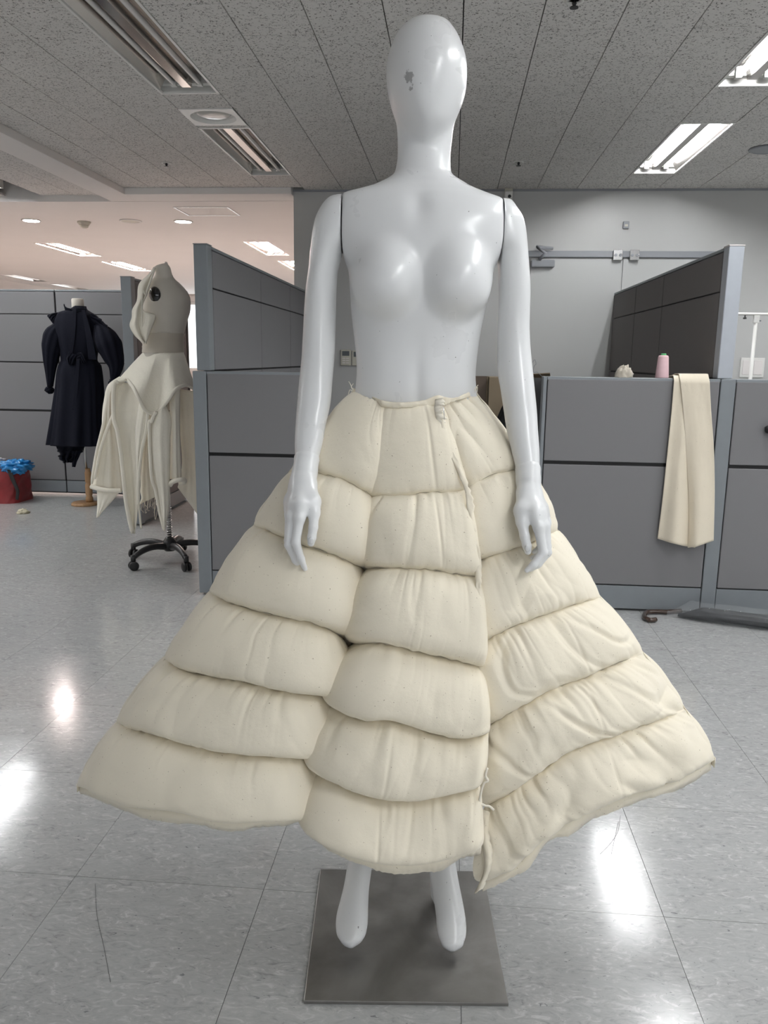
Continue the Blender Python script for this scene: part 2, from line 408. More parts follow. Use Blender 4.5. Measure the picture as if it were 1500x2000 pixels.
# wall behind the photographer, with a band of unseen windows added for soft frontal fill
WX = [(-4.6, -2.4), (-1.9, .9), (1.4, 4.2)]; z0w, z1w = .85, 2.25
q = [(-8, 5.2, -4.14, -4, 0, z0w), (-8, 5.2, -4.14, -4, z1w, 2.66), (-8, WX[0][0], -4.14, -4, z0w, z1w), (WX[2][1], 5.2, -4.14, -4, z0w, z1w)]
q += [(WX[i][1], WX[i + 1][0], -4.14, -4, z0w, z1w) for i in range(2)]
wallbox('wall_front', 'wall', *q)
for n, (a, c) in enumerate(WX):
    b = MB()
    for x in np.linspace(a, c - .05, 4): b.box(x, x + .05, -4.1, -4.03, z0w, z1w)
    b.box(a, c, -4.1, -4.03, z0w, z0w + .05); b.box(a, c, -4.1, -4.03, z1w - .05, z1w)
    struct(b.build('window_%d' % (n + 1), 'white_metal'))
# far wall of the hall with its window
q = [(-8, 1.5, 17, 17.15, 0, .9), (-8, 1.5, 17, 17.15, 2.35, 2.7), (-8, -7.2, 17, 17.15, .9, 2.35), (-3.2, 1.5, 17, 17.15, .9, 2.35)]
wallbox('wall_hall_far', 'hallwall', *q)
b = MB()
for x in np.linspace(-7.2, -3.26, 4): b.box(x, x + .06, 17.03, 17.1, .9, 2.35)
b.box(-7.2, -3.2, 17.03, 17.1, .9, .96); b.box(-7.2, -3.2, 17.03, 17.1, 2.29, 2.35)
struct(b.build('window_4', 'white_metal'))
# hall ceiling in two steps and the dropped beam that frames the tiled ceiling
hc = MB(); hc.box(-8, 1.5, 6.70, 8.64, 2.46, 2.7)
HF = [(-4.97, 9.4), (-4.97, 11.2), (-2.42, 9.25), (-2.42, 11.05), (-7.6, 13.1), (-7.6, 14.8)]
def cut_fields(x0, x1, y0, y1, z):
    xs_ = sorted({x0, x1, *[f[0] for f in HF], *[f[0] + .3 for f in HF]}); ys_ = sorted({y0, y1, *[f[1] for f in HF], *[f[1] + 1.2 for f in HF]})
    for xa, xb in zip(xs_[:-1], xs_[1:]):
        for ya, yb in zip(ys_[:-1], ys_[1:]):
            if any(abs(xa - f[0]) < .01 and f[1] - .01 < (ya + yb) / 2 < f[1] + 1.21 for f in HF): continue
            hc.add([(xa, ya, z), (xb, ya, z), (xb, yb, z), (xa, yb, z)], [(0, 3, 2, 1)])
cut_fields(-8, 1.5, 8.652, 17, 2.50); hc.box(-8, 1.5, 8.64, 17.1, 2.62, 2.7)
struct(hc.build('ceiling_hall', 'gyp'))
b = MB(); b.box(-2.85, -2.62, -4, 6.70, 2.462, 2.6); b.box(-2.62, -1.29, 6.42, 6.70, 2.462, 2.6)
struct(b.build('trim_1', 'gyp', bevel=.004))
struct(bx(-1.29, 5.2, YW - .012, YW, 2.495, 2.51).build('trim_2', 'trimgrey'))

# double door with header rail, hinges and closer, flush in the back wall
d1 = struct(empty('door_1', (1.28, YW, 0)))
def inD(b, name, m, par=None, **k):
    o = b.build(name, m, par or d1, **k); return o
lf = inD(bx(-.70, -.004, -.012, .01, .01, 2.0), 'door_leaf', 'door', bevel=.003)
rt = inD(bx(.004, .70, -.012, .01, .01, 2.0), 'door_leaf', 'door', bevel=.003)
inD(bx(-.78, .70, -.03, 0, 2.008, 2.055), 'header_rail', 'trimgrey', bevel=.003)
for dx in (-.045, .08):
    h = inD(bx(dx - .035, dx + .035, -.05, -.03, 1.985, 2.06), 'hinge', 'chrome', bevel=.003)
    for k in (-1, 1):
        inD(MB().lathe([(.0, -.006), (.011, -.006), (.011, 0)], 10, (dx + k * .018, -.051, 2.022), 'y'), 'knuckle', 'trimgrey', h)
c = inD(bx(-.70, -.52, -.06, -.012, 1.93, 1.985), 'door_closer', 'trimgrey', bevel=.008)
inD(MB().tube([(-.64, -.065, 1.985), (-.60, -.09, 2.03), (-.66, -.07, 2.075), (-.54, -.05, 2.07)], [.014, .016, .016, .012], 8), 'closer_arm', 'trimgrey', c, smooth=True)

# ------------------------------------------------------------------ ceiling fittings
FD = {}
def fixture(x, y, z, kind, label, group):
    r = empty('fluorescent_fixture', (x, y, z)); tag(r, label, 'light fixture', group)
    tube = {'on': 'tube_on', 'off': 'tube_off', 'hall': 'tube_hall'}[kind]
    if 'housing' not in FD:
        b = MB(); w, L, h = .3, 1.2, .085
        b.add([(0, 0, 0), (w, 0, 0), (w, L, 0), (0, L, 0), (0, 0, h), (w, 0, h), (w, L, h), (0, L, h)], [(4, 5, 6, 7), (0, 4, 7, 3), (1, 2, 6, 5), (0, 1, 5, 4), (2, 3, 7, 6)])
        FD['housing'] = b.build('housing', 'white_metal', r).data
        FD['trim_frame'] = frame_ring(0, w, 0, L, -.004, .006, .012).build('trim_frame', 'white_metal', r, bevel=.001).data
        for nm, prof in (('reflector', [(.013, .004), (.05, .066), (.10, .072), (.116, .064), (.128, .010), (.172, .010), (.184, .064), (.20, .072), (.25, .066), (.287, .004)]),):
            P = np.array([[(px_, yy, pz) for px_, pz in prof] for yy in (.05, L - .05)]); FD[nm] = MB().grid(P).build(nm, 'mirror', r).data; FD['roff'] = FD[nm].copy(); FD['roff'].materials[0] = MT['mirror_off']
        FD['end_plate'] = bx(.012, w - .012, -.019, .019, .03, .08).build('end_plate', 'white_metal', r, loc=(0, .031, 0)).data; share('end_plate', FD['end_plate'], r, (0, L - .031, 0))
        FD['socket'] = bx(-.014, .014, -.015, .015, .016, .06).build('socket', 'white_metal', r, loc=(.085, .055, 0)).data
        for q in ((.215, .055), (.085, L - .055), (.215, L - .055)): share('socket', FD['socket'], r, (*q, 0))
    else:
        for nm in ('housing', 'trim_frame', 'reflector'): share(nm, FD['roff' if nm == 'reflector' and kind == 'off' else nm], r, (0, 0, 0))
        for q in (.031, 1.169): share('end_plate', FD['end_plate'], r, (0, q, 0))
        for q in ((.085, .055), (.215, .055), (.085, 1.145), (.215, 1.145)): share('socket', FD['socket'], r, (*q, 0))
    for xx in (.085, .215):
        if tube not in FD:
            FD[tube] = MB().tube([(0, .07, .03), (0, 1.13, .03)], .0135, 6, caps=False).build('tube', tube, r, smooth=True, loc=(xx, 0, 0)).data
        else: share('tube', FD[tube], r, (xx, 0, 0))
    return r
fixture(1.2, 4.8, ZC, 'on', 'lit fluorescent ceiling fixture wholly in view, above the double door', 'lit ceiling fixtures')
fixture(1.2, 3.0, ZC, 'on', 'lit fluorescent ceiling fixture cut by the right edge of the photo', 'lit ceiling fixtures')
fixture(OFF_X, 4.8, ZC, 'off', 'unlit fluorescent ceiling fixture just behind the square panel with a round disc', 'unlit ceiling fixtures')
fixture(OFF_X, 3.0, ZC, 'off', 'large unlit fluorescent ceiling fixture at the top left, nearest the viewer', 'unlit ceiling fixtures')
ORD = ['fifth', 'fourth', 'third', 'second', 'first']
for n, y in enumerate(FIXY[:3]):
    fixture(1.2, y, ZC, 'on', ORD[n] + ' lit ceiling fixture from the back wall in the right row, outside the photo', 'lit overhead fixtures out of view')
for n, y in enumerate(FIXY):
    fixture(3.9, y, ZC, 'on', ORD[n] + ' lit ceiling fixture from the back wall in the far right row, outside the photo', 'lit far right fixtures out of view')
for n, y in enumerate((1.6, 3.4, 5.2)):
    fixture(-3.9, y, ZC, 'on', ORD[n + 2] + ' lit ceiling fixture from the hall, just left of the dropped beam, outside the photo', 'lit left fixtures out of view')
    fixture(-6.6, y, ZC, 'on', ORD[n + 2] + ' lit ceiling fixture from the hall, far left row, outside the photo', 'lit far left fixtures out of view')
for n, y in enumerate(FIXY[:3]):
    fixture(OFF_X, y, ZC, 'off', ORD[n] + ' unlit ceiling fixture from the hall opening, outside the photo', 'unlit overhead fixtures out of view')
HL = ['bright hall fixture above the navy dress, leftmost and nearer of the two in its row', 'bright hall fixture just left of the octopus-like form head, farther of its row',
      'bright hall fixture beside the grey wall edge, above the tall partition', 'small bright hall fixture low beside the grey wall edge',
      'dim distant hall fixture near the left photo edge', 'most distant hall fixture just above the back partition top']
for (x, y), l in zip(HF, HL): fixture(x, y, 2.50, 'hall' if x > -7 else 'off', l, 'hall ceiling fixtures')

# square ceiling panel with a round disc
r = tag(empty('ceiling_panel', (-1.5, 4.44, ZC)), 'square white ceiling panel with a round recessed disc between two unlit fixtures', 'ceiling panel')
b = MB(); n = 40; ring = []
for k in range(n):
    th = 2 * math.pi * k / n + math.pi / 4; cs, sn = math.cos(th), math.sin(th); mx = max(abs(cs), abs(sn))
    ring.append([(.15 + .148 * cs / mx, .15 + .148 * sn / mx, 0), (.15 + .148 * cs / mx, .15 + .148 * sn / mx, -.006), (.15 + .125 * cs, .15 + .125 * sn, -.006), (.15 + .115 * cs, .15 + .115 * sn, .012), (.15 + .1 * cs, .15 + .1 * sn, .02)])
P = np.array(ring + [ring[0]]); b.grid(P.transpose(1, 0, 2)); b.build('frame', 'white_metal', r)
MB().lathe([(.001, -.004), (.05, -.002), (.085, .006), (.10, .02), (.10, .024)], 36, (.15, .15, 0)).build('disc', 'glass_disc', r, smooth=True)
# downlights, detector, speaker, hatch of the hall ceiling
def downlight(p, label):
    r = tag(empty('downlight', (p[0], p[1], 2.46)), label, 'downlight', 'hall downlights')
    MB().lathe([(.085, 0), (.09, -.006), (.075, -.008), (.072, 0)], 28).build('ring', 'white_metal', r, smooth=True)
    MB().lathe([(.001, -.0085), (.07, -.0085), (.072, -.002)], 24).build('lamp', 'down_on', r)
downlight(atZ(61, 430, 2.46), 'round bright downlight at the far left of the hall ceiling strip')
downlight(atZ(358, 432, 2.46), 'round bright downlight beside the access hatch')
p = atZ(164, 433, 2.46); r = tag(empty('smoke_detector', (p[0], p[1], 2.46)), 'beige smoke detector hanging between downlights', 'smoke detector')
MB().lathe([(.062, 0), (.062, -.014), (.05, -.02), (.05, -.03)], 24).build('base', 'beige', r, smooth=True); MB().lathe([(.042, -.028), (.036, -.052), (.02, -.06), (.001, -.062)], 20).build('sensor', 'beige', r, smooth=True)
p = atZ(255, 431, 2.46); r = tag(empty('ceiling_speaker', (p[0], p[1], 2.46)), 'flat round speaker grille in the hall ceiling strip', 'speaker')
MB().lathe([(.10, 0), (.105, -.006), (.09, -.010), (.086, -.006)], 32).build('rim', 'white_metal', r, smooth=True); MB().lathe([(.001, -.007), (.086, -.006), (.086, 0)], 32).build('grille', 'beige', r)
r = tag(empty('access_hatch', (-2.17, 7.13, 2.46)), 'square metal-framed access hatch in the hall ceiling strip', 'hatch')
frame_ring(-.24, .24, -.2, .2, -.006, 0, .015).build('frame', 'chrome', r); bx(-.222, .222, -.182, .182, -.003, 0).build('hatch_door', 'gyp', r)
p = atZ(1490, 290, ZC); r = tag(empty('ceiling_speaker', (p[0] + .03, p[1], ZC)), 'round grey speaker in the tiled ceiling at the right photo edge', 'speaker')
MB().lathe([(.10, 0), (.11, -.005), (.095, -.012), (.09, -.008)], 32).build('rim', 'trimgrey', r, smooth=True); MB().lathe([(.001, -.009), (.09, -.008), (.09, 0)], 32).build('grille', 'trimgrey', r)
for q, l in (((325, 318), 'small ceiling sprinkler left of the unlit fixture'), ((1013, 316), 'small ceiling sprinkler right of the mannequin neck'), ((1122, 0), 'sprinkler head at the top photo edge above the mannequin')):
    p = atZ(*q, ZC); r = tag(empty('sprinkler', (p[0], p[1], ZC)), l, 'sprinkler')
    MB().lathe([(.034, 0), (.036, -.004), (.022, -.006), (.02, 0)], 20).build('escutcheon', 'white_metal', r, smooth=True)
    MB().lathe([(.006, -.001), (.009, -.012), (.005, -.02), (.016, -.024), (.016, -.027), (.001, -.028)], 14).build('head', 'blackpl', r)
r = tag(empty('wall_camera', (.386, YW, 2.45)), 'small white sensor camera under the ceiling behind the mannequin shoulder', 'camera')
bx(-.03, .03, -.05, 0, .035, .06).build('bracket', 'beige', r, bevel=.004); bx(-.03, .03, -.075, -.01, -.055, .035).build('body', 'white_metal', r, bevel=.006)
MB().lathe([(.001, -.082), (.011, -.08), (.013, -.075)], 14, (0.005, 0, -.005), 'y').build('lens', 'blackpl', r)
r = tag(empty('wall_sensor', (1.287, YW, 2.247)), 'tiny grey box on the wall above the double door', 'sensor')
bx(-.022, .022, -.02, 0, -.026, .026).build('body', 'trimgrey', r, bevel=.003); bx(-.012, .012, -.024, -.02, -.012, .004).build('window', 'beige', r)
# controls on the back wall
r = tag(empty('thermostat', (-.868, YW, 1.222)), 'beige wall controller with a dark display between arm and torso', 'thermostat')
bx(-.042, .042, -.02, 0, -.063, .063).build('body', 'beige', r, bevel=.005); bx(-.028, .03, -.0225, -.019, .015, .052).build('display', 'lcd', r)
for k in range(3):
    for j in range(2): bx(-.026 + j * .03, -.002 + j * .03, -.0235, -.019, -.045 + k * .018, -.037 + k * .018).build('button', 'whitecloth', r)
r = tag(empty('wall_controller', (-.775, YW, 1.22)), 'second pale wall controller half hidden by the torso', 'thermostat')
bx(-.042, .042, -.018, 0, -.06, .06).build('body', 'beige', r, bevel=.004); bx(-.028, .028, -.02, -.017, .01, .05).build('display', 'lcd', r)
r = tag(empty('light_switch', (2.325, YW, 1.19)), 'white double wall switch behind the clothes rail post', 'light switch')
bx(-.09, .09, -.012, 0, -.075, .075).build('plate', 'white_metal', r, bevel=.003)
for k in (-1, 1): bx(k * .042 - .033, k * .042 + .033, -.018, -.011, -.055, .055).build('rocker', 'whitecloth', r, bevel=.003)
r = tag(empty('wall_socket', (2.56, YW, 1.20)), 'yellowed switch plate at the right photo edge', 'light switch')
bx(-.06, .06, -.014, 0, -.065, .065).build('plate', 'beige', r, bevel=.003); bx(-.035, .035, -.02, -.012, -.04, .04).build('rocker', 'beige', r, bevel=.003)

# ------------------------------------------------------------------ office partitions
def partition(name, L, H, thick, label, loc, rz, splits=(), posts=(1, 1), zb=0.012, fab='panel', endm='frame', cat='partition', group='office partitions', pw0=.068):
    """runs along local x from 0..L, front face at local y=0, thickness into +y; splits = x of vertical joints"""
    r = tag(empty(name, loc, rz), label, cat, group)
    pw = .068
    x0 = pw0 if posts[0] else 0; x1 = L - (pw if posts[1] else 0)
    if posts[0]: bx(0, pw0, -.004, thick + .004, zb, H).build('post', endm, r, bevel=.004)
    if posts[1]: bx(L - pw, L, -.004, thick + .004, zb, H).build('post', endm, r, bevel=.004)
    bx(x0 + .0008, x1 - .0008, .012, thick - .012, .02, H - .02).build('core', 'black', r)
    bx(x0 + .001, x1 - .001, .0, thick, H - .016, H - .0005).build('top_rail', 'frame', r, bevel=.003)
    rows = [(.745, 1.136 if H < 1.3 else 1.142), (.136, .728)]
    if H > 1.3: rows = [(1.55, H - .019), (1.152, 1.544)] + rows
    xs = [x0] + list(splits) + [x1]
    for a, c in zip(xs[:-1], xs[1:]):
        bx(a + .002, c - .002, .002, thick - .002, zb, .130).build('base_rail', 'frame', r, bevel=.003)
        for (za, zc_) in rows:
            bx(a + .004, c - .004, -.001, .012, za, zc_).build('panel_tile', fab, r, bevel=.004)
            bx(a + .004, c - .004, thick - .012, thick + .001, za, zc_).build('panel_tile', fab, r, bevel=.004)
    return r
Y1 = 3.88
partition('low_partition', .66, 1.147, .07, 'low grey partition left of the mannequin, beneath the tall divider end', (-1.279, Y1, 0), 0)
partition('low_partition', .889, 1.147, .07, 'low grey partition right of the mannequin with a cloth hung over it', (.430, Y1, 0), 0, pw0=.018)
partition('low_partition', 1.25, 1.147, .07, 'low grey partition at the right photo edge, above the wrapped umbrella', (1.320, Y1, 0), 0, posts=(0, 1))
partition('tall_partition', 2.62, 1.745, .068, 'tall grey divider running back from the low partition on the left', (-1.190, Y1 + .082, 0), math.pi / 2, (1.0, 1.9), posts=(0, 0))
partition('tall_partition', 2.62, 1.745, .068, 'tall brown-grey divider running back from the pale post on the right', (1.302, Y1 + .082, 0), math.pi / 2, (1.05, 1.78), posts=(0, 0), fab='panel_b')
r = tag(empty('partition_end_post', (-1.2575, Y1 + .002, 1.149)), 'blue-grey end post standing above the low partition on the left', 'partition post'); bx(0, .068, 0, .076, 0, .596).build('body', 'frame', r, bevel=.004); bx(-.001, .069, -.001, .077, .596, .60).build('cap', 'frame', r)
r = tag(empty('partition_end_post', (1.234, Y1 + .002, 1.149)), 'pale blue-white end post standing above the low partition on the right', 'partition post'); bx(0, .068, 0, .076, 0, .594).build('body', 'frame_l', r, bevel=.004); bx(-.001, .069, -.001, .077, .594, .60).build('cap', 'whitecloth', r)
YB = 6.62
partition('tall_partition', 1.12, 1.75, .07, 'tall grey partition behind the navy dress', (-3.345, YB, 0), 0, (), posts=(0, 0), zb=.03)
partition('tall_partition', 2.2, 1.75, .07, 'tall grey partition behind the red bag at the left photo edge', (-5.549, YB, 0), 0, (1.1,), posts=(0, 0), zb=.03)
rp = partition('tall_partition', 1.06, 1.745, .068, 'short tall partition with a bare end post beside the navy dress', (-2.222, 5.55, 0), math.pi / 2, posts=(0, 0), fab='panel_b', zb=.02)
r = tag(empty('partition_end_post', (-2.294, 5.478, .012)), 'slim grey end post rising behind the cream garment shoulder', 'partition post'); bx(0, .075, 0, .070, 0, 1.733).build('body', 'frame', r, bevel=.004); bx(-.001, .076, -.001, .071, 1.733, 1.738).build('cap', 'frame', r)

# ================================================================== MANNEQUIN
MO = np.array([-.07, 1.517, 0.]); MA = math.radians(4.83)
EX = np.array([math.cos(MA), math.sin(MA), 0]); EY = np.array([-math.sin(MA), math.cos(MA), 0])
def M(x, y, d):
    """photo measure -> mannequin frame (x right, y away, z up) at depth d behind the plate centre"""
    x, y, d = np.broadcast_arrays(np.asarray(x, float), np.asarray(y, float), np.asarray(d, float))
    dr = (x[..., None] - 750) * CR - (y[..., None] - 1000) * CU + FPX * CF
    t = (d - (np.array([0, 0, HC]) - MO) @ EY) / (dr @ EY)
    P = np.array([0, 0, HC]) + dr * t[..., None] - MO
    return np.stack([P @ EX, d, P[..., 2]], -1)
man = tag(empty('mannequin', tuple(MO), MA), 'white headless-featured female mannequin with a smooth egg head, wearing the padded skirt', 'mannequin')
man['label'] = 'glossy white faceless female mannequin standing on a steel plate, bare above the waist'

DY = .055                                     # depth of the body axis
rows = [  # y, left, right (photo), front, back depth of the section
    (330, 773, 880, .050, .055), (341, 769, 883, .052, .058), (348, 761, 891, .054, .060), (357.5, 744, 907.5, .058, .064), (367, 722, 924, .062, .070),
    (374, 697, 942, .066, .075), (381, 669, 961, .070, .080), (389, 655, 985, .075, .085), (402, 640, 1005, .080, .09), (430, 640, 1005, .091, .096), (470, 642, 1003, .098, .10),
    (500, 660, 985, .100, .10), (520, 678, 966, .100, .098), (560, 683, 957.5, .098, .094), (610, 686, 946, .092, .088), (650, 690.5, 938, .086, .084), (690, 695, 932, .083, .082),
    (730, 697, 928, .083, .084), (760, 694, 930, .084, .09), (800, 690, 935, .084, .09), (860, 680, 945, .084, .10), (930, 672, 955, .08, .10)]
neck = [(200, 790, 866, .030, .05), (257, 776, 884.5, .036, .054), (286, 777, 881, .040, .055), (312, 776.6, 879, .045, .055)]
head = [(40, 828, 840, .006, .006), (41.5, 815, 853, .020, .022), (47.7, 799, 873, .042, .045), (62, 783, 885.5, .066, .066), (84, 768, 898, .084, .082), (110, 759, 907.5, .096, .092), (139, 754, 912, .103, .096), (165, 755, 911, .105, .094), (194, 760, 906, .105, .086), (220, 767, 896, .102, .072), (240, 776, 886, .098, .056), (257, 788, 875, .094, .036), (268, 801, 863, .090, .012), (276, 816, 850, .080, -.018)]
def table(rs, d0=DY):
    out = []
    for (y, a, c, f, bk) in rs:
        pa, pc = M(a, y, d0), M(c, y, d0); out.append(((pa[2] + pc[2]) / 2, pa[0], pc[0], f, bk))
    out.sort(); return np.array(out)
def pchip(x, xp, fp):
    m = np.gradient(fp, xp); d = np.diff(fp) / np.diff(xp)
    for i in range(len(d)):
        if d[i] == 0: m[i] = m[i + 1] = 0
        else:
            for q in (i, i + 1):
                if m[q] / d[i] < 0: m[q] = 0
                elif m[q] / d[i] > 3: m[q] = 3 * d[i]
    i = np.clip(np.searchsorted(xp, x, 'right') - 1, 0, len(xp) - 2); h = xp[i + 1] - xp[i]; s = np.clip((x - xp[i]) / h, 0, 1)
    return (2 * s ** 3 - 3 * s ** 2 + 1) * fp[i] + (s ** 3 - 2 * s ** 2 + s) * h * m[i] + (-2 * s ** 3 + 3 * s ** 2) * fp[i + 1] + (s ** 3 - s ** 2) * h * m[i + 1]
def smax(a, c, k): return np.maximum(a, c) + np.maximum(k - np.abs(a - c), 0) ** 2 / (4 * k)
TB, TH = table(rows + neck), table(head)
z_lo, z_hi = .70, TH[-1][0]
zz = np.unique(np.concatenate([np.linspace(z_lo, z_hi, 230), z_hi - (z_hi - TH[-5][0]) * np.linspace(0, 1, 26) ** 2, np.linspace(M(800, 395, DY)[2], M(800, 335, DY)[2], 40)]))
zz = zz[::-1]; NA = 220
th = np.linspace(0, 2 * math.pi, NA, endpoint=False); ct, st = np.cos(th), np.sin(th)
def sect(T, z, x0, ex):
    a0, a1, f, bk = [pchip(np.array([z]), T[:, 0], T[:, k])[0] for k in (1, 2, 3, 4)]
    ax = np.where(ct > 0, a1 - x0, x0 - a0); ay = np.where(st < 0, f, bk); ax = np.maximum(ax, 1e-4); ay = np.maximum(ay, 1e-4)
    return 1 / (np.abs(ct / ax) ** ex + np.abs(st / ay) ** ex) ** (1 / ex)
def ell(z, x0, c, rad):
    """polar radius of an ellipsoid slice seen from (x0, DY)"""
    u = (z - c[2]) / rad[2]
    if abs(u) >= 1: return np.zeros(NA)
    q = math.sqrt(1 - u * u); rx, ry = rad[0] * q, rad[1] * q; dx, dy = x0 - c[0], DY - c[1]
    A = (ct / rx) ** 2 + (st / ry) ** 2; B = 2 * (dx * ct / rx ** 2 + dy * st / ry ** 2); C = (dx / rx) ** 2 + (dy / ry) ** 2 - 1
    D = B * B - 4 * A * C; return np.where(D > 0, np.maximum((-B + np.sqrt(np.maximum(D, 0))) / (2 * A), 0), 0)
bl, br = M(757, 561, -.005), M(889, 561, -.005)
cl0, cr0 = M(670.5, 440, DY)[0], M(975.5, 440, DY)[0]
clav = M(815, 398, 0)
P = []
zn0, zn1 = TB[-1][0], TH[0][0]
for z in zz:
    x0 = np.interp(z, [.7, 1.0, 1.3, 1.5, 1.6, 1.81], [M(812, 900, DY)[0], M(812, 760, DY)[0], M(822, 560, DY)[0], M(828, 330, DY)[0], M(831, 260, DY)[0], M(834, 60, DY)[0]])
    r = np.zeros(NA)
    if z < zn0:
        r = sect(TB, z, x0, 2.25 if z < clav[2] else 2.1)
    if z > zn1:
        rh = sect(TH, z, x0, 2.05); k = .009
        r = smax(r, rh, k) if z < zn0 else rh
    for c in (bl, br):
        up = z > c[2]
        e = ell(z, x0, c, (.066, .072, .088 if up else .058)); r = np.where(e > 0, smax(r, e, .032 if up else .016), r)
    x, y = x0 + r * ct, DY + r * st
    # shallow modelling: sternum hollow, collarbones, navel line
    front = np.clip(-st, 0, 1) ** 2
    y = y + front * .006 * np.exp(-((x - clav[0]) / .020) ** 2 - ((z - clav[2] + .01) / .03) ** 2)
    for sg in (-1, 1):
        zc = clav[2] - .004 + .012 * np.clip(sg * (x - clav[0]) / .12, 0, 1); y = y - front * .004 * np.exp(-((z - zc) / .009) ** 2) * np.clip(sg * (x - clav[0]) / .03, 0, 1) * np.clip((.13 - sg * (x - clav[0])) / .03, 0, 1)
    zn = M(815, 770, -.03)[2]
    y = y + front * .005 * np.exp(-((x - M(815, 770, -.03)[0]) / .012) ** 2) * np.exp(-((z - zn) / .07) ** 2)
    # flat joints where the arms are fitted
    x = np.clip(x, cl0, cr0)
    P.append(np.stack([x, y, np.full(NA, z)], 1))
P = np.array(P)
for _ in range(8): P[6:-1] = .25 * P[5:-2] + .5 * P[6:-1] + .25 * P[7:]
P[..., 0] = np.clip(P[..., 0], cl0, cr0)
hp = M(799, 147, -.045)
tp = M(712, 1800, -.03)
MT['paint_body'] = paint('satin_white_paint', [(hp[0], hp[1], hp[2], .0085, 1.25, .40, 170), (hp[0] + .003, hp[1], hp[2] - .017, .0042, 1.6, .42, 230)])
MT['paint'] = paint('satin_white_paint_limb')
body = MB().grid(np.array(P), wrap=True, cap=True, flip=True).build('torso', 'paint_body', man, smooth=True)
body['label'] = 'white torso with long neck and featureless egg-shaped head'
# dark joint discs between torso and arms
for xx, sg in ((cl0, -1), (cr0, 1)):
    pz = M(670, 440, DY)[2]
    o = MB().lathe([(.001, 0), (.046, 0), (.046, .002 * sg * 1), (.001, .002 * sg)], 28, (xx, DY + .005, pz - .004), 'x').build('shoulder_joint', 'gap', man)

def loft(rs, name, mt, n=64, nz=130, ex=2.15, cap=True, clampx=None):
    """rs: (y_px, xl, xr, depth centre, half depth); horizontal sections"""
    Q = []
    for (y, a, c, d, hd) in rs:
        pa, pc = M(a, y, d), M(c, y, d); Q.append(((pa[2] + pc[2]) / 2, pa[0], pc[0], d, hd))
    Q = np.array(sorted(Q)); z = np.linspace(Q[0][0], Q[-1][0], nz)
    z = np.unique(np.concatenate([z, Q[-1][0] - (Q[-1][0] - Q[0][0]) * .06 * np.linspace(0, 1, 20) ** 2]))[::-1]
    a, c, d, hd = [pchip(z, Q[:, 0], Q[:, k]) for k in (1, 2, 3, 4)]
    t_ = np.linspace(0, 2 * math.pi, n, endpoint=False)
    sx = np.sign(np.cos(t_)) * np.abs(np.cos(t_)) ** (2 / ex); sy = np.sign(np.sin(t_)) * np.abs(np.sin(t_)) ** (2 / ex)
    X = ((a + c) / 2)[:, None] + ((c - a) / 2)[:, None] * sx; Y = d[:, None] + hd[:, None] * sy; Z = np.repeat(z[:, None], n, 1)
    if clampx: X = np.clip(X, *clampx)
    return MB().grid(np.stack([X, Y, Z], -1), wrap=True, cap=cap, flip=True)
S0 = .052
armL = [(381, 655, 690, S0, .012), (383.5, 648, 700, S0, .022), (388, 641, 706, S0, .032), (396, 633, 712, S0, .040), (408, 625, 716, S0, .046), (425, 617, 716, S0, .050), (450, 611, 708, S0, .052), (475, 608, 690, S0, .052),
        (495, 606, 671, S0, .050), (520, 603.5, 662, .05, .048), (560, 598, 657.5, .047, .044), (610, 594, 656, .040, .041), (650, 592, 655, .034, .040), (700, 589, 653, .024, .039), (740, 585, 649.5, .012, .038), (790, 580.5, 645, -.010, .036), (830, 577.5, 636.5, -.03, .033), (870, 576, 629, -.058, .030), (900, 577, 621, -.075, .027)]
armR = [(389, 950, 992, S0, .012), (391, 944, 998, S0, .022), (396, 938, 1003, S0, .032), (404, 934, 1008, S0, .040), (418, 930, 1017.5, S0, .046), (440, 930, 1025, S0, .050), (469, 946, 1028.5, S0, .052), (490, 967, 1030, S0, .050),
        (510, 971, 1031.5, .05, .048), (540, 973.5, 1034, .047, .046), (580, 975, 1034.8, .042, .043), (630, 973.5, 1033.5, .036, .041), (680, 971.7, 1035.5, .026, .040), (720, 972, 1039.5, .014, .040), (760, 978, 1043.5, 0, .039), (800, 984, 1047.5, -.014, .037), (840, 990, 1050, -.032, .034), (880, 999, 1053, -.05, .030), (921, 1009, 1053, -.07, .027)]
aL = loft(armL, 'arm', 'paint', clampx=(-9, cl0 - .0022)).build('arm', 'paint', man, smooth=True)
aR = loft(armR, 'arm', 'paint', clampx=(cr0 + .0022, 9)).build('arm', 'paint', man, smooth=True)

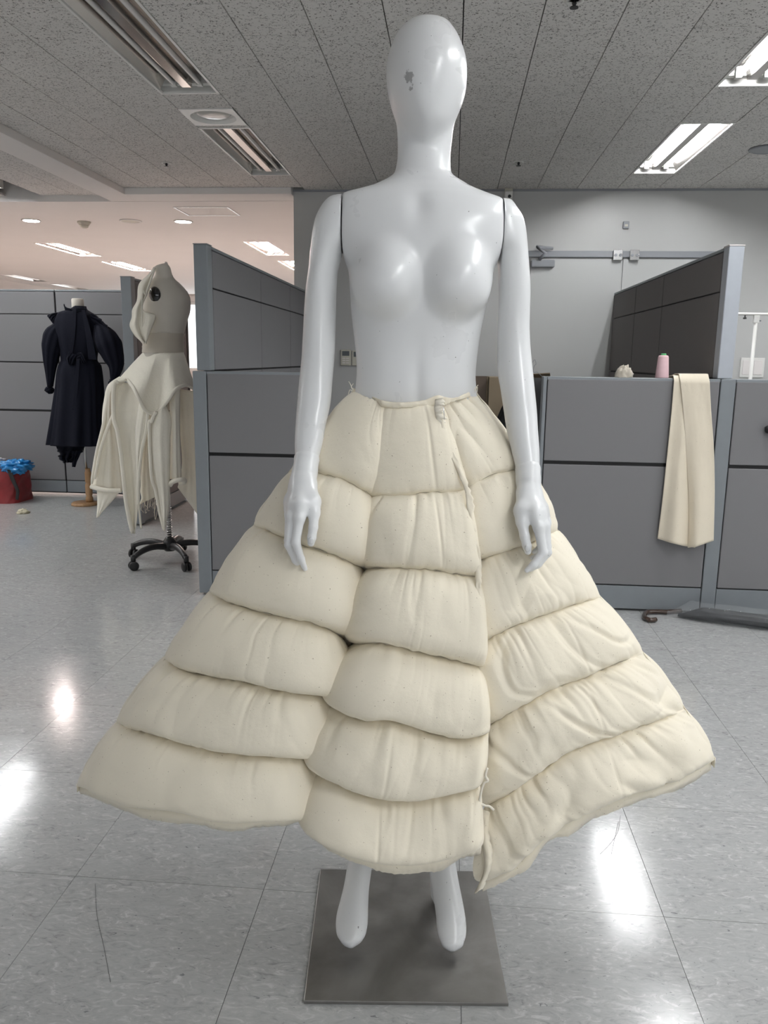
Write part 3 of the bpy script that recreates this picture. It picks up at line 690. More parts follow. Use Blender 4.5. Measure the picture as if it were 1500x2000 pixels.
# hands: smooth-blended solid, polygonised by surface nets
def surface_nets(f, org, h):
    s = f < 0; nx, ny, nz = f.shape
    C = [(i, j, k) for i in (0, 1) for j in (0, 1) for k in (0, 1)]
    sub = lambda A, c: A[c[0]:nx - 1 + c[0], c[1]:ny - 1 + c[1], c[2]:nz - 1 + c[2]]
    cnt = sum(sub(s, c).astype(np.int8) for c in C); act = (cnt > 0) & (cnt < 8)
    I = np.argwhere(act); acc = np.zeros((len(I), 3)); num = np.zeros(len(I))
    for a in C:
        for ax in range(3):
            if a[ax]: continue
            bq = list(a); bq[ax] = 1
            fa = f[I[:, 0] + a[0], I[:, 1] + a[1], I[:, 2] + a[2]]; fb = f[I[:, 0] + bq[0], I[:, 1] + bq[1], I[:, 2] + bq[2]]
            x = (fa < 0) != (fb < 0); tt = np.where(x, fa / np.where(x, fa - fb, 1), 0)
            p = np.tile(np.array(a, float), (len(I), 1)); p[:, ax] = tt; acc += p * x[:, None]; num += x
    V = org + h * (I + acc / num[:, None]); idx = -np.ones(act.shape, int); idx[tuple(I.T)] = np.arange(len(I))
    F = []
    for ax in range(3):
        o1, o2 = [(1, 2), (2, 0), (0, 1)][ax]
        sl0 = [slice(1, -1)] * 3; sl0[ax] = slice(0, -1); sl1 = list(sl0); sl1[ax] = slice(1, None)
        a, bq = s[tuple(sl0)], s[tuple(sl1)]
        for sg, msk in ((1, a & ~bq), (-1, ~a & bq)):
            J = np.argwhere(msk); J[:, [q for q in range(3) if q != ax]] += 1
            def cid(d1, d2):
                K = J.copy(); K[:, o1] -= d1; K[:, o2] -= d2; return idx[tuple(K.T)]
            q = np.stack([cid(1, 1), cid(0, 1), cid(0, 0), cid(1, 0)], 1)
            F.append(q if sg > 0 else q[:, ::-1])
    return V, np.concatenate(F)
def hand(chains, palm, name='hand', k=.006, h=.0016):
    prims = []
    def seg(a, bq, ra, rb, kk): prims.append((np.array(a), np.array(bq), ra, rb, kk))
    for (p, r) in palm:
        pts = [M(*q) for q in p]
        for i in range(len(pts) - 1): seg(pts[i], pts[i + 1], r[i], r[i + 1], .012)
    npalm = len(prims)
    allp = np.array([q for pr in prims for q in pr[:2]] + [M(*q) for c in chains for q in c[0]])
    lo, hi = allp.min(0) - .03, allp.max(0) + .03
    n = np.ceil((hi - lo) / h).astype(int)
    G = np.stack(np.meshgrid(*[lo[i] + h * np.arange(n[i]) for i in range(3)], indexing='ij'), -1).astype(np.float32)
    def sd(a, bq, ra, rb):
        d = bq - a; t_ = np.clip(((G - a) @ d) / (d @ d), 0, 1); return np.linalg.norm(G - (a + t_[..., None] * d), axis=-1) - (ra + (rb - ra) * t_)
    smin = lambda a, c, kk: np.minimum(a, c) - np.maximum(kk - np.abs(a - c), 0) ** 2 / (4 * kk)
    D = None
    for (a, bq, ra, rb, kk) in prims:
        q = sd(a, bq, ra, rb); D = q if D is None else smin(D, q, kk)
    for (p, r) in chains:
        pts = [M(*q) for q in p]; C = None
        for i in range(len(pts) - 1):
            q = sd(pts[i], pts[i + 1], r[i], r[i + 1]); C = q if C is None else smin(C, q, .003)
        D = smin(D, C, k)
    V, F = surface_nets(D, lo, h)
    b = MB(); b.v = [tuple(v) for v in V.tolist()]; b.f = [tuple(q) for q in F.tolist()]
    o = b.build(name, 'paint', man, smooth=True)
    md = o.modifiers.new('smooth', 'SMOOTH'); md.factor = .5; md.iterations = 3
    return o
# viewer's left hand
palmL = [([(599, 898, -.077), (595, 925, -.095), (593, 945, -.105)], [.0235, .0205, .0195]),
         ([(591, 945, -.110), (588, 985, -.150), (585, 1012, -.163)], [.018, .0125, .0098]),
         ([(589, 945, -.105), (577, 985, -.138), (570, 1008, -.150)], [.018, .012, .0095]),
         ([(589, 945, -.100), (571, 983, -.120), (566, 1004, -.130)], [.017, .0115, .009]),
         ([(589, 945, -.098), (569, 978, -.105), (565, 996, -.112)], [.016, .0105, .008]),
         ([(602, 948, -.115), (611, 980, -.140), (614, 1002, -.152)], [.015, .0125, .0098])]
fingL = [([(614, 1000, -.151), (612, 1030, -.162), (609, 1050, -.166), (607.5, 1061, -.166)], [.0094, .0082, .0078, .0062]),
         ([(585, 1012, -.163), (578, 1059, -.170), (588, 1092, -.168), (596, 1111, -.163)], [.0088, .0078, .0066, .0046]),
         ([(570, 1008, -.150), (564, 1064, -.158), (577, 1094, -.153), (587, 1108, -.147)], [.0088, .0078, .0066, .0046]),
         ([(566, 1004, -.130), (563, 1056, -.140), (578, 1084, -.135), (590, 1092, -.128)], [.0084, .0074, .0062, .0046]),
         ([(565, 996, -.112), (565, 1040, -.118), (578, 1064, -.114), (590, 1078, -.108)], [.0076, .0066, .0056, .0042])]
hL = hand(fingL, palmL)
palmR = [([(1031, 918, -.072), (1032, 940, -.085), (1033, 962, -.095)], [.0235, .020, .0185]),
         ([(1034, 965, -.098), (1044, 1002, -.138), (1052, 1030, -.153)], [.017, .0125, .0098]),
         ([(1036, 965, -.095), (1053, 1000, -.125), (1063, 1026, -.138)], [.017, .012, .0095]),
         ([(1036, 965, -.090), (1056, 998, -.108), (1066, 1020, -.118)], [.016, .0115, .009]),
         ([(1036, 965, -.087), (1056, 992, -.093), (1064, 1010, -.100)], [.015, .0105, .008]),
         ([(1026, 965, -.105), (1019, 998, -.130), (1019, 1020, -.142)], [.015, .0125, .010])]
fingR = [([(1019, 1018, -.141), (1025, 1048, -.152), (1029, 1066, -.156), (1031, 1077, -.156)], [.0098, .0086, .008, .0062]),
         ([(1052, 1030, -.153), (1060, 1079, -.160), (1042, 1103, -.166), (1029, 1114, -.166)], [.0088, .0078, .0066, .0046]),
         ([(1063, 1026, -.138), (1069, 1079, -.147), (1051, 1102, -.153), (1036, 1112, -.153)], [.0088, .0078, .0066, .0046]),
         ([(1066, 1020, -.118), (1069, 1068, -.127), (1052, 1086, -.135), (1040, 1090, -.137)], [.0084, .0072, .0062, .0046]),
         ([(1064, 1010, -.100), (1067, 1052, -.106), (1054, 1070, -.112), (1043, 1078, -.114)], [.0076, .0064, .0056, .0042])]
hR = hand(fingR, palmR)
for hd_, (x, y, d), rx in ((hL, (607.5, 1056, -.1735), .2), (hR, (1030, 1071, -.1635), -.2)):
    p = M(x, y, d); n_ = MB().lathe([(.0005, -.0022), (.0035, -.0018), (.0052, 0), (.003, .001), (.0005, .001)], 16, (0, 0, 0), 'y').build('thumbnail', 'paint', hd_, smooth=True, loc=tuple(p)); n_.scale = (1, 1, 1.5); n_.rotation_euler = (.25, rx, 0)

# legs: high-arched feet on tiptoe, calves and thighs hidden by the skirt
def leg(pts):
    """pts: centre (x,y px), depth, half width px, half height (normal to path)"""
    C = np.array([M(x, y, d) for (x, y, d, w, hh) in pts]); C3 = resample(np.c_[C, [p[3] for p in pts], [p[4] for p in pts]], 90)
    Q = C3[:, :3]; T = np.gradient(Q, axis=0); T /= np.linalg.norm(T, axis=1)[:, None]
    ring = []; t_ = np.linspace(0, 2 * math.pi, 48, endpoint=False)
    for i in range(len(Q)):
        xa = np.array([1., 0, 0]); xa -= T[i] * (xa @ T[i]); xa /= np.linalg.norm(xa); up = np.cross(xa, T[i])
        ring.append(Q[i] + C3[i, 3] * np.cos(t_)[:, None] * xa + C3[i, 4] * np.sin(t_)[:, None] * up)
    R = np.array(ring); R[..., 2] = np.maximum(R[..., 2], .0085); return MB().grid(R, wrap=True, cap=True)
def foot(cx, side):
    s = 1.1e-3; f = []
    for (y, xl, xr, d, hh) in cx: f.append(((xl + xr) / 2, y, d, (xr - xl) / 2 * s, hh))
    return f
footL = [(1851, 683, 690, -.098, .004), (1846, 674, 698, -.094, .010), (1833, 663, 709, -.083, .015), (1811, 657, 716, -.062, .020), (1792, 657.6, 718, -.045, .024), (1765, 664, 719, -.022, .028), (1735, 671, 721, .004, .031), (1705, 676, 725, .030, .033), (1675, 680, 729, .054, .035), (1630, 683, 733, .075, .037), (1560, 680, 738, .085, .040), (1400, 664, 752, .085, .052), (1250, 674, 764, .075, .055)]
footR = [(1858, 881, 889, -.09, .004), (1853, 871, 898, -.086, .010), (1838, 861, 906, -.074, .015), (1812, 854, 910, -.052, .020), (1790, 852, 908, -.034, .024), (1766, 849, 904, -.015, .028), (1735, 844, 898, .010, .031), (1705, 840, 893, .034, .033), (1675, 837, 889, .056, .035), (1630, 833, 886, .075, .037), (1560, 828, 888, .085, .040), (1400, 818, 906, .085, .052), (1250, 818, 906, .075, .055)]
cp1, cp2 = M(700, 1805, -.06), M(668, 1818, -.07)
MT['paint_foot'] = paint('satin_white_paint_chipped', [(cp1[0], cp1[1], cp1[2], .0042, 2.2, .13, 140), (cp1[0] + .008, cp1[1] + .015, cp1[2] + .01, .003, 2.5, .12, 160), (cp2[0], cp2[1], cp2[2], .0028, 3, .3, 260)])
leg(foot(footL, -1)).build('leg', 'paint_foot', man, smooth=True)
leg(foot(footR, 1)).build('leg', 'paint', man, smooth=True)
pl = MB(); pl.box(-.197, .197, -.2, .2, 0, .008)
pl.build('base_plate', 'steel', man, bevel=.0015)['label'] = 'square brushed steel base plate with scratches'

# ================================================================== PADDED SKIRT
sk = tag(empty('padded_skirt', tuple(MO), MA), 'cream quilted floor-length puffer skirt of stacked padded tiers worn by the white mannequin', 'skirt')
SIL = [(690, 927, 765), (560, 1046, 925), (490, 1090, 1030), (395, 1172, 1157), (310, 1258, 1283), (212, 1342, 1410), (150, 1397, 1512)]
SA, SB_, SXC = [], [.120, .178, .222, .265, .302, .335, .365], []
SD0 = .075
for (a, c, y) in SIL:
    pa, pc = M(a, y, SD0), M(c, y, SD0); SA.append((pc[0] - pa[0]) / 2); SXC.append((pc[0] + pa[0]) / 2)
def skdepth(k, x, y):
    """depth of the bell at seam row k (float) for photo measure x, y"""
    a, bb, xc = [np.interp(k, range(7), q) for q in (SA, SB_, SXC)]
    d = np.full(np.shape(x), SD0 - .8 * bb)
    for _ in range(5):
        X = M(x, y, d)[..., 0]; u = np.clip((X - xc) / a, -1, 1); d = SD0 - bb * (1 - np.abs(u) ** 2.2) ** .5 * 1.0
    return d
def panel_grid(seams, nu, nv, recess=None):
    """seams: 7 polylines (photo px) -> base points [tier][nv+1][nu+1][3]; straight-line interpolation between seams with a smooth depth"""
    S = [resample(s, nu + 1) for s in seams]
    out = []
    for k in range(len(S) - 1):
        v = np.linspace(0, 1, nv + 1)[:, None]
        px_ = S[k][None, :, 0] * (1 - v) + S[k + 1][None, :, 0] * v; py_ = S[k][None, :, 1] * (1 - v) + S[k + 1][None, :, 1] * v
        d = np.stack([skdepth(k + vv, px_[i], py_[i]) for i, vv in enumerate(v[:, 0])])
        u = np.linspace(0, 1, nu + 1)[None, :]
        if recess: d = d + recess(k + v, u)
        out.append(M(px_, py_, d))
    return out
def pillow(base, amp, eL, eR, seed, wr=.004, lat=(0, 0), nrm=None, seam=None, slant=0.):
    """one padded tier over a base patch: front bulge, back face, crease wrinkles"""
    nv, nu = base.shape[0] - 1, base.shape[1] - 1
    v = np.linspace(0, 1, nv + 1)[:, None]; u = np.linspace(0, 1, nu + 1)[None, :]
    N = gnorm(base)
    if np.mean(N[..., 1]) > 0 and nrm is None: N = -N
    if nrm is not None and np.mean((N * nrm).sum(-1)) < 0: N = -N
    vw = v ** 1.32; prof = (4 * vw * (1 - vw)) ** .46
    lenu = np.linalg.norm(np.diff(base[nv // 2], axis=0), axis=1).sum(); lenv = np.linalg.norm(base[-1, nu // 2] - base[0, nu // 2])
    def edge(dist, w):      # rounded fall-off near a side edge; w = radius in metres (0 = open)
        if w == 0: return np.ones_like(dist)
        q = np.clip(1 - dist / abs(w), 0, 1); return np.sqrt(np.clip(1 - q ** 2.2, 0, 1)) if w > 0 else .25 + .75 * np.sin(np.pi / 2 * (1 - q))
    e = edge(u * lenu, eL) * edge((1 - u) * lenu, eR)
    puff = amp * prof * e
    # wrinkles: gathers that start at the seams and fade, slanting folds across
    tw = lambda f, uu, vv, sd: np.clip(1 - np.abs(vnoise(uu * f, vv, sd) - .5) * 4.0, 0, 1) ** 1.3      # thin creases
    us = u + slant * (v - .5) + .05 * (fbm(v * 2 + u, u * 2, seed + 3) - .5)
    top, bot = np.exp(-v / .26), np.exp(-(1 - v) / .22)
    mod = np.clip(fbm(u * lenu / .10, v * 0 + .5, seed + 21) * 2.6 - .6, 0, 1.6)
    f1, f2 = lenu / .036, lenu / .017
    w = -wr * (1.5 * tw(f1, us, v * .7, seed) + .6 * tw(f2, us, v * 1.2, seed + 9)) * (top * mod + .75 * bot * np.roll(mod, 17, 1)) * np.minimum(1, prof * 2.2)
    w -= wr * (1.3 * (vnoise(us * lenu / .019, v * 1.2, seed + 33) - .4) + .7 * (vnoise(us * lenu / .009, v * 1.5, seed + 34) - .4)) * (1.2 * np.exp(-v / .12) + np.exp(-(1 - v) / .10)) * np.minimum(1, prof * 3)
    soft = (fbm(u * lenu / .10, v * lenv / .08, seed + 40) - .5) * wr * 2.6 * prof
    cr = us * lenu / .075 - v * (.5 - 2 * slant); fold = -wr * (.25 + 4.5 * max(-slant - .08, 0) / .05 * .12) * np.clip(1 - np.abs(vnoise(cr, v * .9 + u * 2, seed + 60) - .5) * 7, 0, 1) * prof * (.3 + mod)
    ev = lambda dist: np.exp(-dist / .025) * (vnoise(v * lenv / .018, dist * 12, seed + 70) - .45) * prof
    w = w - wr * (1.6 * ev((1 - u) * lenu) + .9 * ev(u * lenu))
    if seam is not None: fold = fold - .0022 * np.exp(-((u - seam) * lenu / .003) ** 2) * prof
    disp = (puff + (w + soft + fold) * np.clip(e + .2, 0, 1))[..., None]
    F = base + N * disp
    F[..., 2] -= amp * .50 * np.sin(math.pi * v) * (v > 0) * (v < 1) * e * (.15 + 1.1 * v)        # filling sags over the seam below
    ud = base[:, -1] - base[:, 0]; ud /= np.linalg.norm(ud, axis=1)[:, None]
    F += (-lat[0] * prof * np.exp(-u * lenu / .035) + lat[1] * prof * np.exp(-(1 - u) * lenu / .035))[..., None] * ud[:, None, :]
    pk = .0040 * (vnoise(u * lenu / .012, v * 0, seed + 80) - .5) * (np.exp(-v / .04) + np.exp(-(1 - v) / .04)); F[..., 2] += pk
    Bk = base - N * (.010 * prof * np.minimum(e, 1))[..., None]
    b = MB(); b.grid(F); b.grid(Bk, flip=True)
    # orientation check
    return b
left = [
    [(690, 764), (712, 774), (735, 783), (752, 789)],
    [(566, 922), (590, 921), (618, 925), (660, 933), (700, 953), (728, 969)],
    [(497, 1026), (530, 1040), (580, 1061), (627, 1075), (670, 1092), (708, 1109)],
    [(410, 1157), (436, 1172), (504, 1194), (568, 1208), (632, 1225), (672, 1247)],
    [(322, 1288), (350, 1305), (393, 1317), (483, 1332), (547, 1348), (645, 1354)],
    [(228, 1412), (255, 1424), (291, 1432), (359, 1451), (436, 1468), (512, 1475), (621, 1474)],
    [(151, 1536), (180, 1544), (248, 1570), (359, 1584), (448, 1602), (547, 1594), (602, 1586)]]
centre = [
    [(752, 789), (785, 789), (830, 787), (866, 796)],
    [(728, 969), (787, 967), (847, 962), (890, 960), (914, 957)],
    [(719, 1111), (740, 1110), (790, 1110), (830, 1112), (893, 1122), (938, 1128)],
    [(688, 1258), (706, 1257), (750, 1257), (802, 1270), (882, 1288), (942, 1303)],
    [(645, 1366), (670, 1388), (726, 1406), (757, 1405), (823, 1424), (902, 1440), (954, 1430)],
    [(621, 1488), (667, 1528), (708, 1546), (802, 1558), (857, 1550), (937, 1533)],
    [(606, 1602), (667, 1653), (729, 1674), (788, 1680), (868, 1671), (942, 1647)]]
right = [
    [(858, 797), (880, 784), (905, 775), (927, 764)],
    [(905, 958), (950, 933), (987, 920), (1020, 916), (1044, 922)],
    [(930, 1098), (977, 1080), (1020, 1066), (1055, 1050), (1088, 1036)],
    [(934, 1259), (1006, 1223), (1060, 1203), (1096, 1190), (1172, 1167)],
    [(950, 1420), (1015, 1381), (1073, 1349), (1136, 1325), (1195, 1300), (1257, 1277)],
    [(948, 1573), (974, 1561), (1051, 1509), (1114, 1466), (1177, 1444), (1271, 1412), (1340, 1388)],
    [(944, 1722), (997, 1699), (1060, 1642), (1123, 1598), (1213, 1557), (1285, 1537), (1375, 1497), (1396, 1484)]]
NU, NV = 150, 54
specs = [
    ('left', left, [.028, .040, .046, .050, .050, .048], (-.07, .055), lambda k, u: .095 * np.clip((k - .5) / 2.0, 0, 1) * np.exp(-((1 - u) / .085)), (0, .014), .0046),
    ('centre', centre, [.024, .040, .050, .055, .056, .052], (.060, .028), lambda k, u: (.095 * np.clip((k - .5) / 2.0, 0, 1) * np.exp(-(u / .085)) - .012 * np.clip(k / 2, 0, 1)), (.016, .004), .0066),
    ('right', right, [.022, .032, .036, .040, .040, .038], (.0, -.07), lambda k, u: .030 * np.clip(k / 2, 0, 1) * np.exp(-u / .10), (0, 0), .0085)]
SEAMS = {('centre', 0): .66, ('centre', 1): .64, ('centre', 4): .42, ('centre', 5): .42, ('right', 3): .64, ('right', 4): .60, ('right', 5): .60}
SLANT = {'left': -.06, 'centre': .05, 'right': -.13}
hemlabels = {'left': 'left front panel of the skirt', 'centre': 'centre front panel of the skirt', 'right': 'right front panel of the skirt, its raw edge showing'}
allfront = {}
for pi, (nm, seams, amps, (eL, eR), rec, lat, wr) in enumerate(specs):
    base = panel_grid(seams, NU, NV, rec); allfront[nm] = base
    # backing cloth of the panel carries its tiers
    Bq = np.concatenate([q[:-1:9] for q in base[:-1]] + [base[-1][::9]])[:, ::10]; N = gnorm(Bq); N = np.where((N[..., 1:2] > 0), -N, N)
    pan = MB().sheet(Bq - N * .012, N, .002).build('front_panel', 'calico', sk, smooth=True); pan['label'] = hemlabels[nm]
    for k in range(6):
        pillow(base[k], amps[k], eL if k else (.03 if nm == 'left' else eL), eR, 100 * pi + 7 * k + 3, wr * (.55 + .09 * k), lat, None, SEAMS.get((nm, k)), SLANT[nm]).build('padded_tier', 'calico', pan, smooth=True)
    # raw seam allowance hanging under the hem
    e = base[5][-1]; nn = len(e); u = np.linspace(0, 1, nn)
    drop = .020 + .014 * vnoise(u * 9, 0, 5 + pi) + .003 * vnoise(u * 60, 0, 8 + pi)
    G = np.stack([e + np.array([0, .012, .004]), e + np.stack([0 * u, .006 + .006 * vnoise(u * 12, 0, pi), -drop * .5], 1), e + np.stack([0 * u, .002 + .014 * vnoise(u * 10, 3, pi), -drop], 1)])
    N = gnorm(G); MB().sheet(G, N, .0015).build('hem_allowance', 'calico', pan, smooth=True)
# back of the skirt: three more panels closing the bell
def back_pt(k, s):
    """seam row k, s 0..1 from left side round the back to the right side"""
    lp, rp_ = allfront['left'], allfront['right']
    L = lp[k][0][0] if k < 6 else lp[5][-1][0]; R = rp_[k][0][-1] if k < 6 else rp_[5][-1][-1]
    c = (L + R) / 2; a = math.pi * s; hw = (R - L) / 2
    return c - hw * math.cos(a) + np.array([0, 1, 0]) * (SB_[k] * 1.05 + .02) * math.sin(a)
for j in range(3):
    rows_ = [np.array([back_pt(k, j / 3 + q / 90) for q in range(31)]) for k in range(7)]
    pan = None
    grids = [np.stack([rows_[k] * (1 - v) + rows_[k + 1] * v for v in np.linspace(0, 1, 19)]) for k in range(6)]
    nrm = np.array([[-1, .3, 0], [0, 1, 0], [1, .3, 0]][j]); nrm = nrm / np.linalg.norm(nrm)
    Bq = np.concatenate([q[:-1:6] for q in grids[:-1]] + [grids[-1][::6]])[:, ::3]; pan = MB().sheet(Bq, gnorm(Bq), .002).build('back_panel', 'calico', sk, smooth=True)
    for k in range(6): pillow(grids[k], .016 if k else .012, .03, .03, 900 + 31 * j + k, .004, (0, 0), nrm).build('padded_tier', 'calico', pan, smooth=True)
    e = grids[5][-1]; u = np.linspace(0, 1, 31); drop = .012 + .008 * vnoise(u * 9, 0, 55 + j)
    G = np.stack([e + np.array([0, 0, .004]), e - np.array([0, 0, 1]) * drop[:, None]]); MB().sheet(G, gnorm(G), .0015).build('hem_allowance', 'calico', pan, smooth=True)

def strip(Lp, Rp, d, name, m, par, nv=60, nu=8, bulge=0, jag=0, seed=0, th=.0015, wav=0):
    """cloth strip between two photo-measured edges at depth d(v) in the mannequin frame"""
    A, Bp = resample(Lp, nv), resample(Rp, nv); u = np.linspace(0, 1, nu)[None, :, None]; v = np.linspace(0, 1, nv)
    J = (vnoise(v * nv * .45, 0, seed) - .5) * jag + (vnoise(v * nv * .15, 0, seed + 4) - .5) * jag
    Bp = Bp + np.stack([J, J * .3], 1)
    Q = A[:, None] * (1 - u) + Bp[:, None] * u
    dd = (np.interp(v, np.linspace(0, 1, len(d)), d)[:, None] if hasattr(d, '__len__') else np.full((nv, 1), d)) - bulge * np.sin(math.pi * u[..., 0]) + wav * (vnoise(v[:, None] * nv * .25, u[..., 0] * 2, seed + 8) - .5)
    P = M(Q[..., 0], Q[..., 1], dd); N = gnorm(P); N = np.where(N[..., 1:2] > 0, -N, N)
    return MB().sheet(P, N, th).build(name, m, par, smooth=True)
def surf_d(nm, k, u): return float(allfront[nm][min(int(k), 5)][int((k - int(k)) * NV) if k < 6 else NV][int(u * NU)][1])
# overlapping raw edge down the right of the centre panel
eds = [surf_d('centre', k, .97) for k in (0, .5, 1, 1.5, 2, 2.6)]
strip([(858, 800), (866, 850), (892, 920), (908, 960), (914, 1020), (925, 1095), (930, 1150), (934, 1215)], [(868, 802), (876, 855), (906, 925), (921, 962), (926, 1018), (938, 1095), (941, 1150), (943, 1215)], [e - .024 for e in eds], 'raw_edge', 'calico', sk, 120, 5, .001, 5, 3, .0015, .005)
strip([(850, 780), (848, 800), (852, 820), (860, 850)], [(866, 776), (866, 800), (868, 825), (871, 852)], -.068, 'torn_selvedge', 'fray', sk, 80, 6, .003, 10, 12, .0015, .005)
strip([(688, 757), (700, 763), (752, 783), (800, 785), (830, 781), (858, 772), (872, 776), (885, 777), (927, 760)], [(690, 772), (700, 776), (752, 796), (800, 797), (830, 796), (858, 792), (872, 792), (885, 786), (927, 772)], [float(skdepth(0, np.array(x_), np.array(y_))) - .010 for x_, y_ in ((690, 764), (700, 768), (752, 787), (800, 789), (830, 787), (858, 782), (872, 782), (885, 780), (926, 765))], 'waist_edge', 'calico', sk, 110, 5, .002, 4, 22, .002, .004)
# recessed gusset in the cleft between left and centre panels
gl = [(722, 985), (702, 1100), (655, 1240), (636, 1354), (612, 1474), (596, 1580)]; gr = [(740, 985), (738, 1112), (712, 1260), (668, 1372), (645, 1490), (626, 1598)]
strip(gl, gr, [float(skdepth(k_, np.array((a_[0] + b_[0]) / 2), np.array(a_[1]))) + .085 * min(1, max(0, (k_ - .5) / 2.0)) + .004 for k_, a_, b_ in zip((1.1, 2, 3, 4, 5, 5.9), gl, gr)], 'gusset', 'calico', sk, 60, 6, 0, 0, 41, .002, .004)
# folded raw flap at the lower left corner of the right panel and the frilled edge above it
cd = surf_d('right', 5.9, 0.02)
strip([(938, 1579), (941, 1640), (945, 1700), (926, 1745)], [(964, 1588), (957, 1622), (962, 1682), (944, 1736)], [cd + .02, cd - .02, cd - .03, cd - .03], 'corner_flap', 'calico', sk, 60, 6, .006, 3, 31, .002, .004)
fr = [(952, 1500), (948, 1513), (953, 1524), (944, 1532), (940, 1545), (937, 1560), (945, 1572), (956, 1575), (964, 1582)]
P = np.array([M(x, y, surf_d('right', 4.7, .02) - .075) for x, y in fr]); MB().tube(resample(P, 40), .0022, 6).build('frilled_edge', 'fray', sk, smooth=True)
# loose threads at the waist and the pin
for i, pts in enumerate(([(688, 760), (684, 750), (681, 745)], [(690, 762), (686, 756), (690, 749)], [(688, 764), (682, 764), (680, 771)], [(792, 788), (806, 802), (815, 818), (829, 836)], [(926, 762), (931, 755), (934, 752)], [(927, 766), (932, 762), (931, 770)], [(862, 830), (855, 838), (850, 848)])):
    d = [-.01, -.01, -.01, -.045, 0, 0, -.06][i]
    MB().tube(resample([M(x, y, d) for x, y in pts], 14), .0007, 5).build('loose_thread', 'fray', sk, smooth=True)
p0, p1 = M(866, 795, -.076), M(868, 818, -.074)
MB().tube([p0, p1], .0008, 6).build('safety_pin', 'chrome', sk, smooth=True)
# centre-seam lines stitched down the left and centre panels

# ================================================================== THINGS AROUND
class Fr:
    """local frame of a thing: photo measures at world depth Y -> local coordinates"""
    def __init__(s, o, Y): s.o = np.array(o, float); s.Y = Y
    def __call__(s, x, y, d=0.):
        x, y, d = np.broadcast_arrays(np.asarray(x, float), np.asarray(y, float), np.asarray(d, float))
        dr = (x[..., None] - 750) * CR - (y[..., None] - 1000) * CU + FPX * CF
        t_ = (s.Y + d) / dr[..., 1]; return np.array([0, 0, HC]) + dr * t_[..., None] - s.o
def cloth(fn, Lp, Rp, d, name, m, par, nv=50, nu=14, bulge=0., folds=0., fq=3., jag=0., seed=0, th=.004, sag=0.):
    A, Bp = resample(Lp, nv), resample(Rp, nv); u = np.linspace(0, 1, nu)[None, :, None]; v = np.linspace(0, 1, nv)
    J = (vnoise(v * 14, 0, seed + 2) - .5) * jag; A = A + np.stack([J, J * 0], 1); Bp = Bp - np.stack([J, J * 0], 1)
    Q = A[:, None] * (1 - u) + Bp[:, None] * u
    dd = np.interp(v, np.linspace(0, 1, len(d)), d)[:, None] if hasattr(d, '__len__') else np.full((nv, 1), float(d))
    dd = dd - bulge * np.sin(math.pi * u[..., 0]) + folds * np.sin(u[..., 0] * fq * 2 * math.pi + 2.5 * vnoise(v * 2, 0, seed)[:, None]) * (.3 + v[:, None]) + folds * (fbm(u[..., 0] * 4, v[:, None] * 4, seed + 5) - .5)
    P = fn(Q[..., 0], Q[..., 1], dd); N = gnorm(P); N = np.where(np.mean(N[..., 1]) > 0, -N, N)
    return MB().sheet(P, N, th).build(name, m, par, smooth=True)
def cord(fn, pts, r, name, m, par, n=40, k=10, closed=False):
    P = resample(np.array([fn(*p) for p in pts]), n); rr = np.full(n, r); rr[0] *= .6; rr[-1] *= .6
    return MB().tube(P, rr, k).build(name, m, par, smooth=True)
def wloft(fn, rs, name, m, par, n=72, nz=90, ex=2.1, pleat=None, seed=0, cap=True):
    Q = []
    for (y, a, c, d, hd) in rs:
        pa, pc = fn(a, y, d), fn(c, y, d); Q.append(((pa[2] + pc[2]) / 2, pa[0], pc[0], (pa[1] + pc[1]) / 2, hd))
    Q = np.array(sorted(Q)); z = np.linspace(Q[0][0], Q[-1][0], nz)[::-1]
    a, c, d, hd = [pchip(z, Q[:, 0], Q[:, k]) for k in (1, 2, 3, 4)]
    t_ = np.linspace(0, 2 * math.pi, n, endpoint=False)
    sx = np.sign(np.cos(t_)) * np.abs(np.cos(t_)) ** (2 / ex); sy = np.sign(np.sin(t_)) * np.abs(np.sin(t_)) ** (2 / ex)
    s = np.ones((nz, n))
    if pleat: s = 1 + pleat(np.linspace(0, 1, nz)[:, None], t_[None, :])
    X = ((a + c) / 2)[:, None] + ((c - a) / 2)[:, None] * sx * s; Y = d[:, None] + hd[:, None] * sy * s; Z = np.repeat(z[:, None], n, 1)
    return MB().grid(np.stack([X, Y, Z], -1), wrap=True, cap=cap, flip=True).build(name, m, par, smooth=True)
def lump(name, m, par, c, rad, seed=0, amp=.25, fr=3., nu=48, nv=28, flat=True, smooth=True):
    t_ = np.linspace(0, 2 * math.pi, nu, endpoint=False)[None, :]; p = np.linspace(.02, math.pi - .02, nv)[:, None]
    x, y, z = np.sin(p) * np.cos(t_), np.sin(p) * np.sin(t_), np.cos(p) * np.ones_like(t_)
    r = 1 + amp * ((fbm(x * fr + 9, z * fr + y * fr * .7 + 5, seed, 3) - .5) * 2 + .6 * (np.abs(vnoise(x * fr * 1.7 + 4 - z, y * fr * 1.7 + z * fr + 7, seed + 6) - .5) * 2 - .5))
    P = np.stack([x * r * rad[0], y * r * rad[1], z * r * rad[2]], -1)
    if flat: P[..., 2] = np.maximum(P[..., 2], 0)
    return MB().grid(P + np.array(c), wrap=True, cap=True, flip=True).build(name, m, par, smooth=smooth)

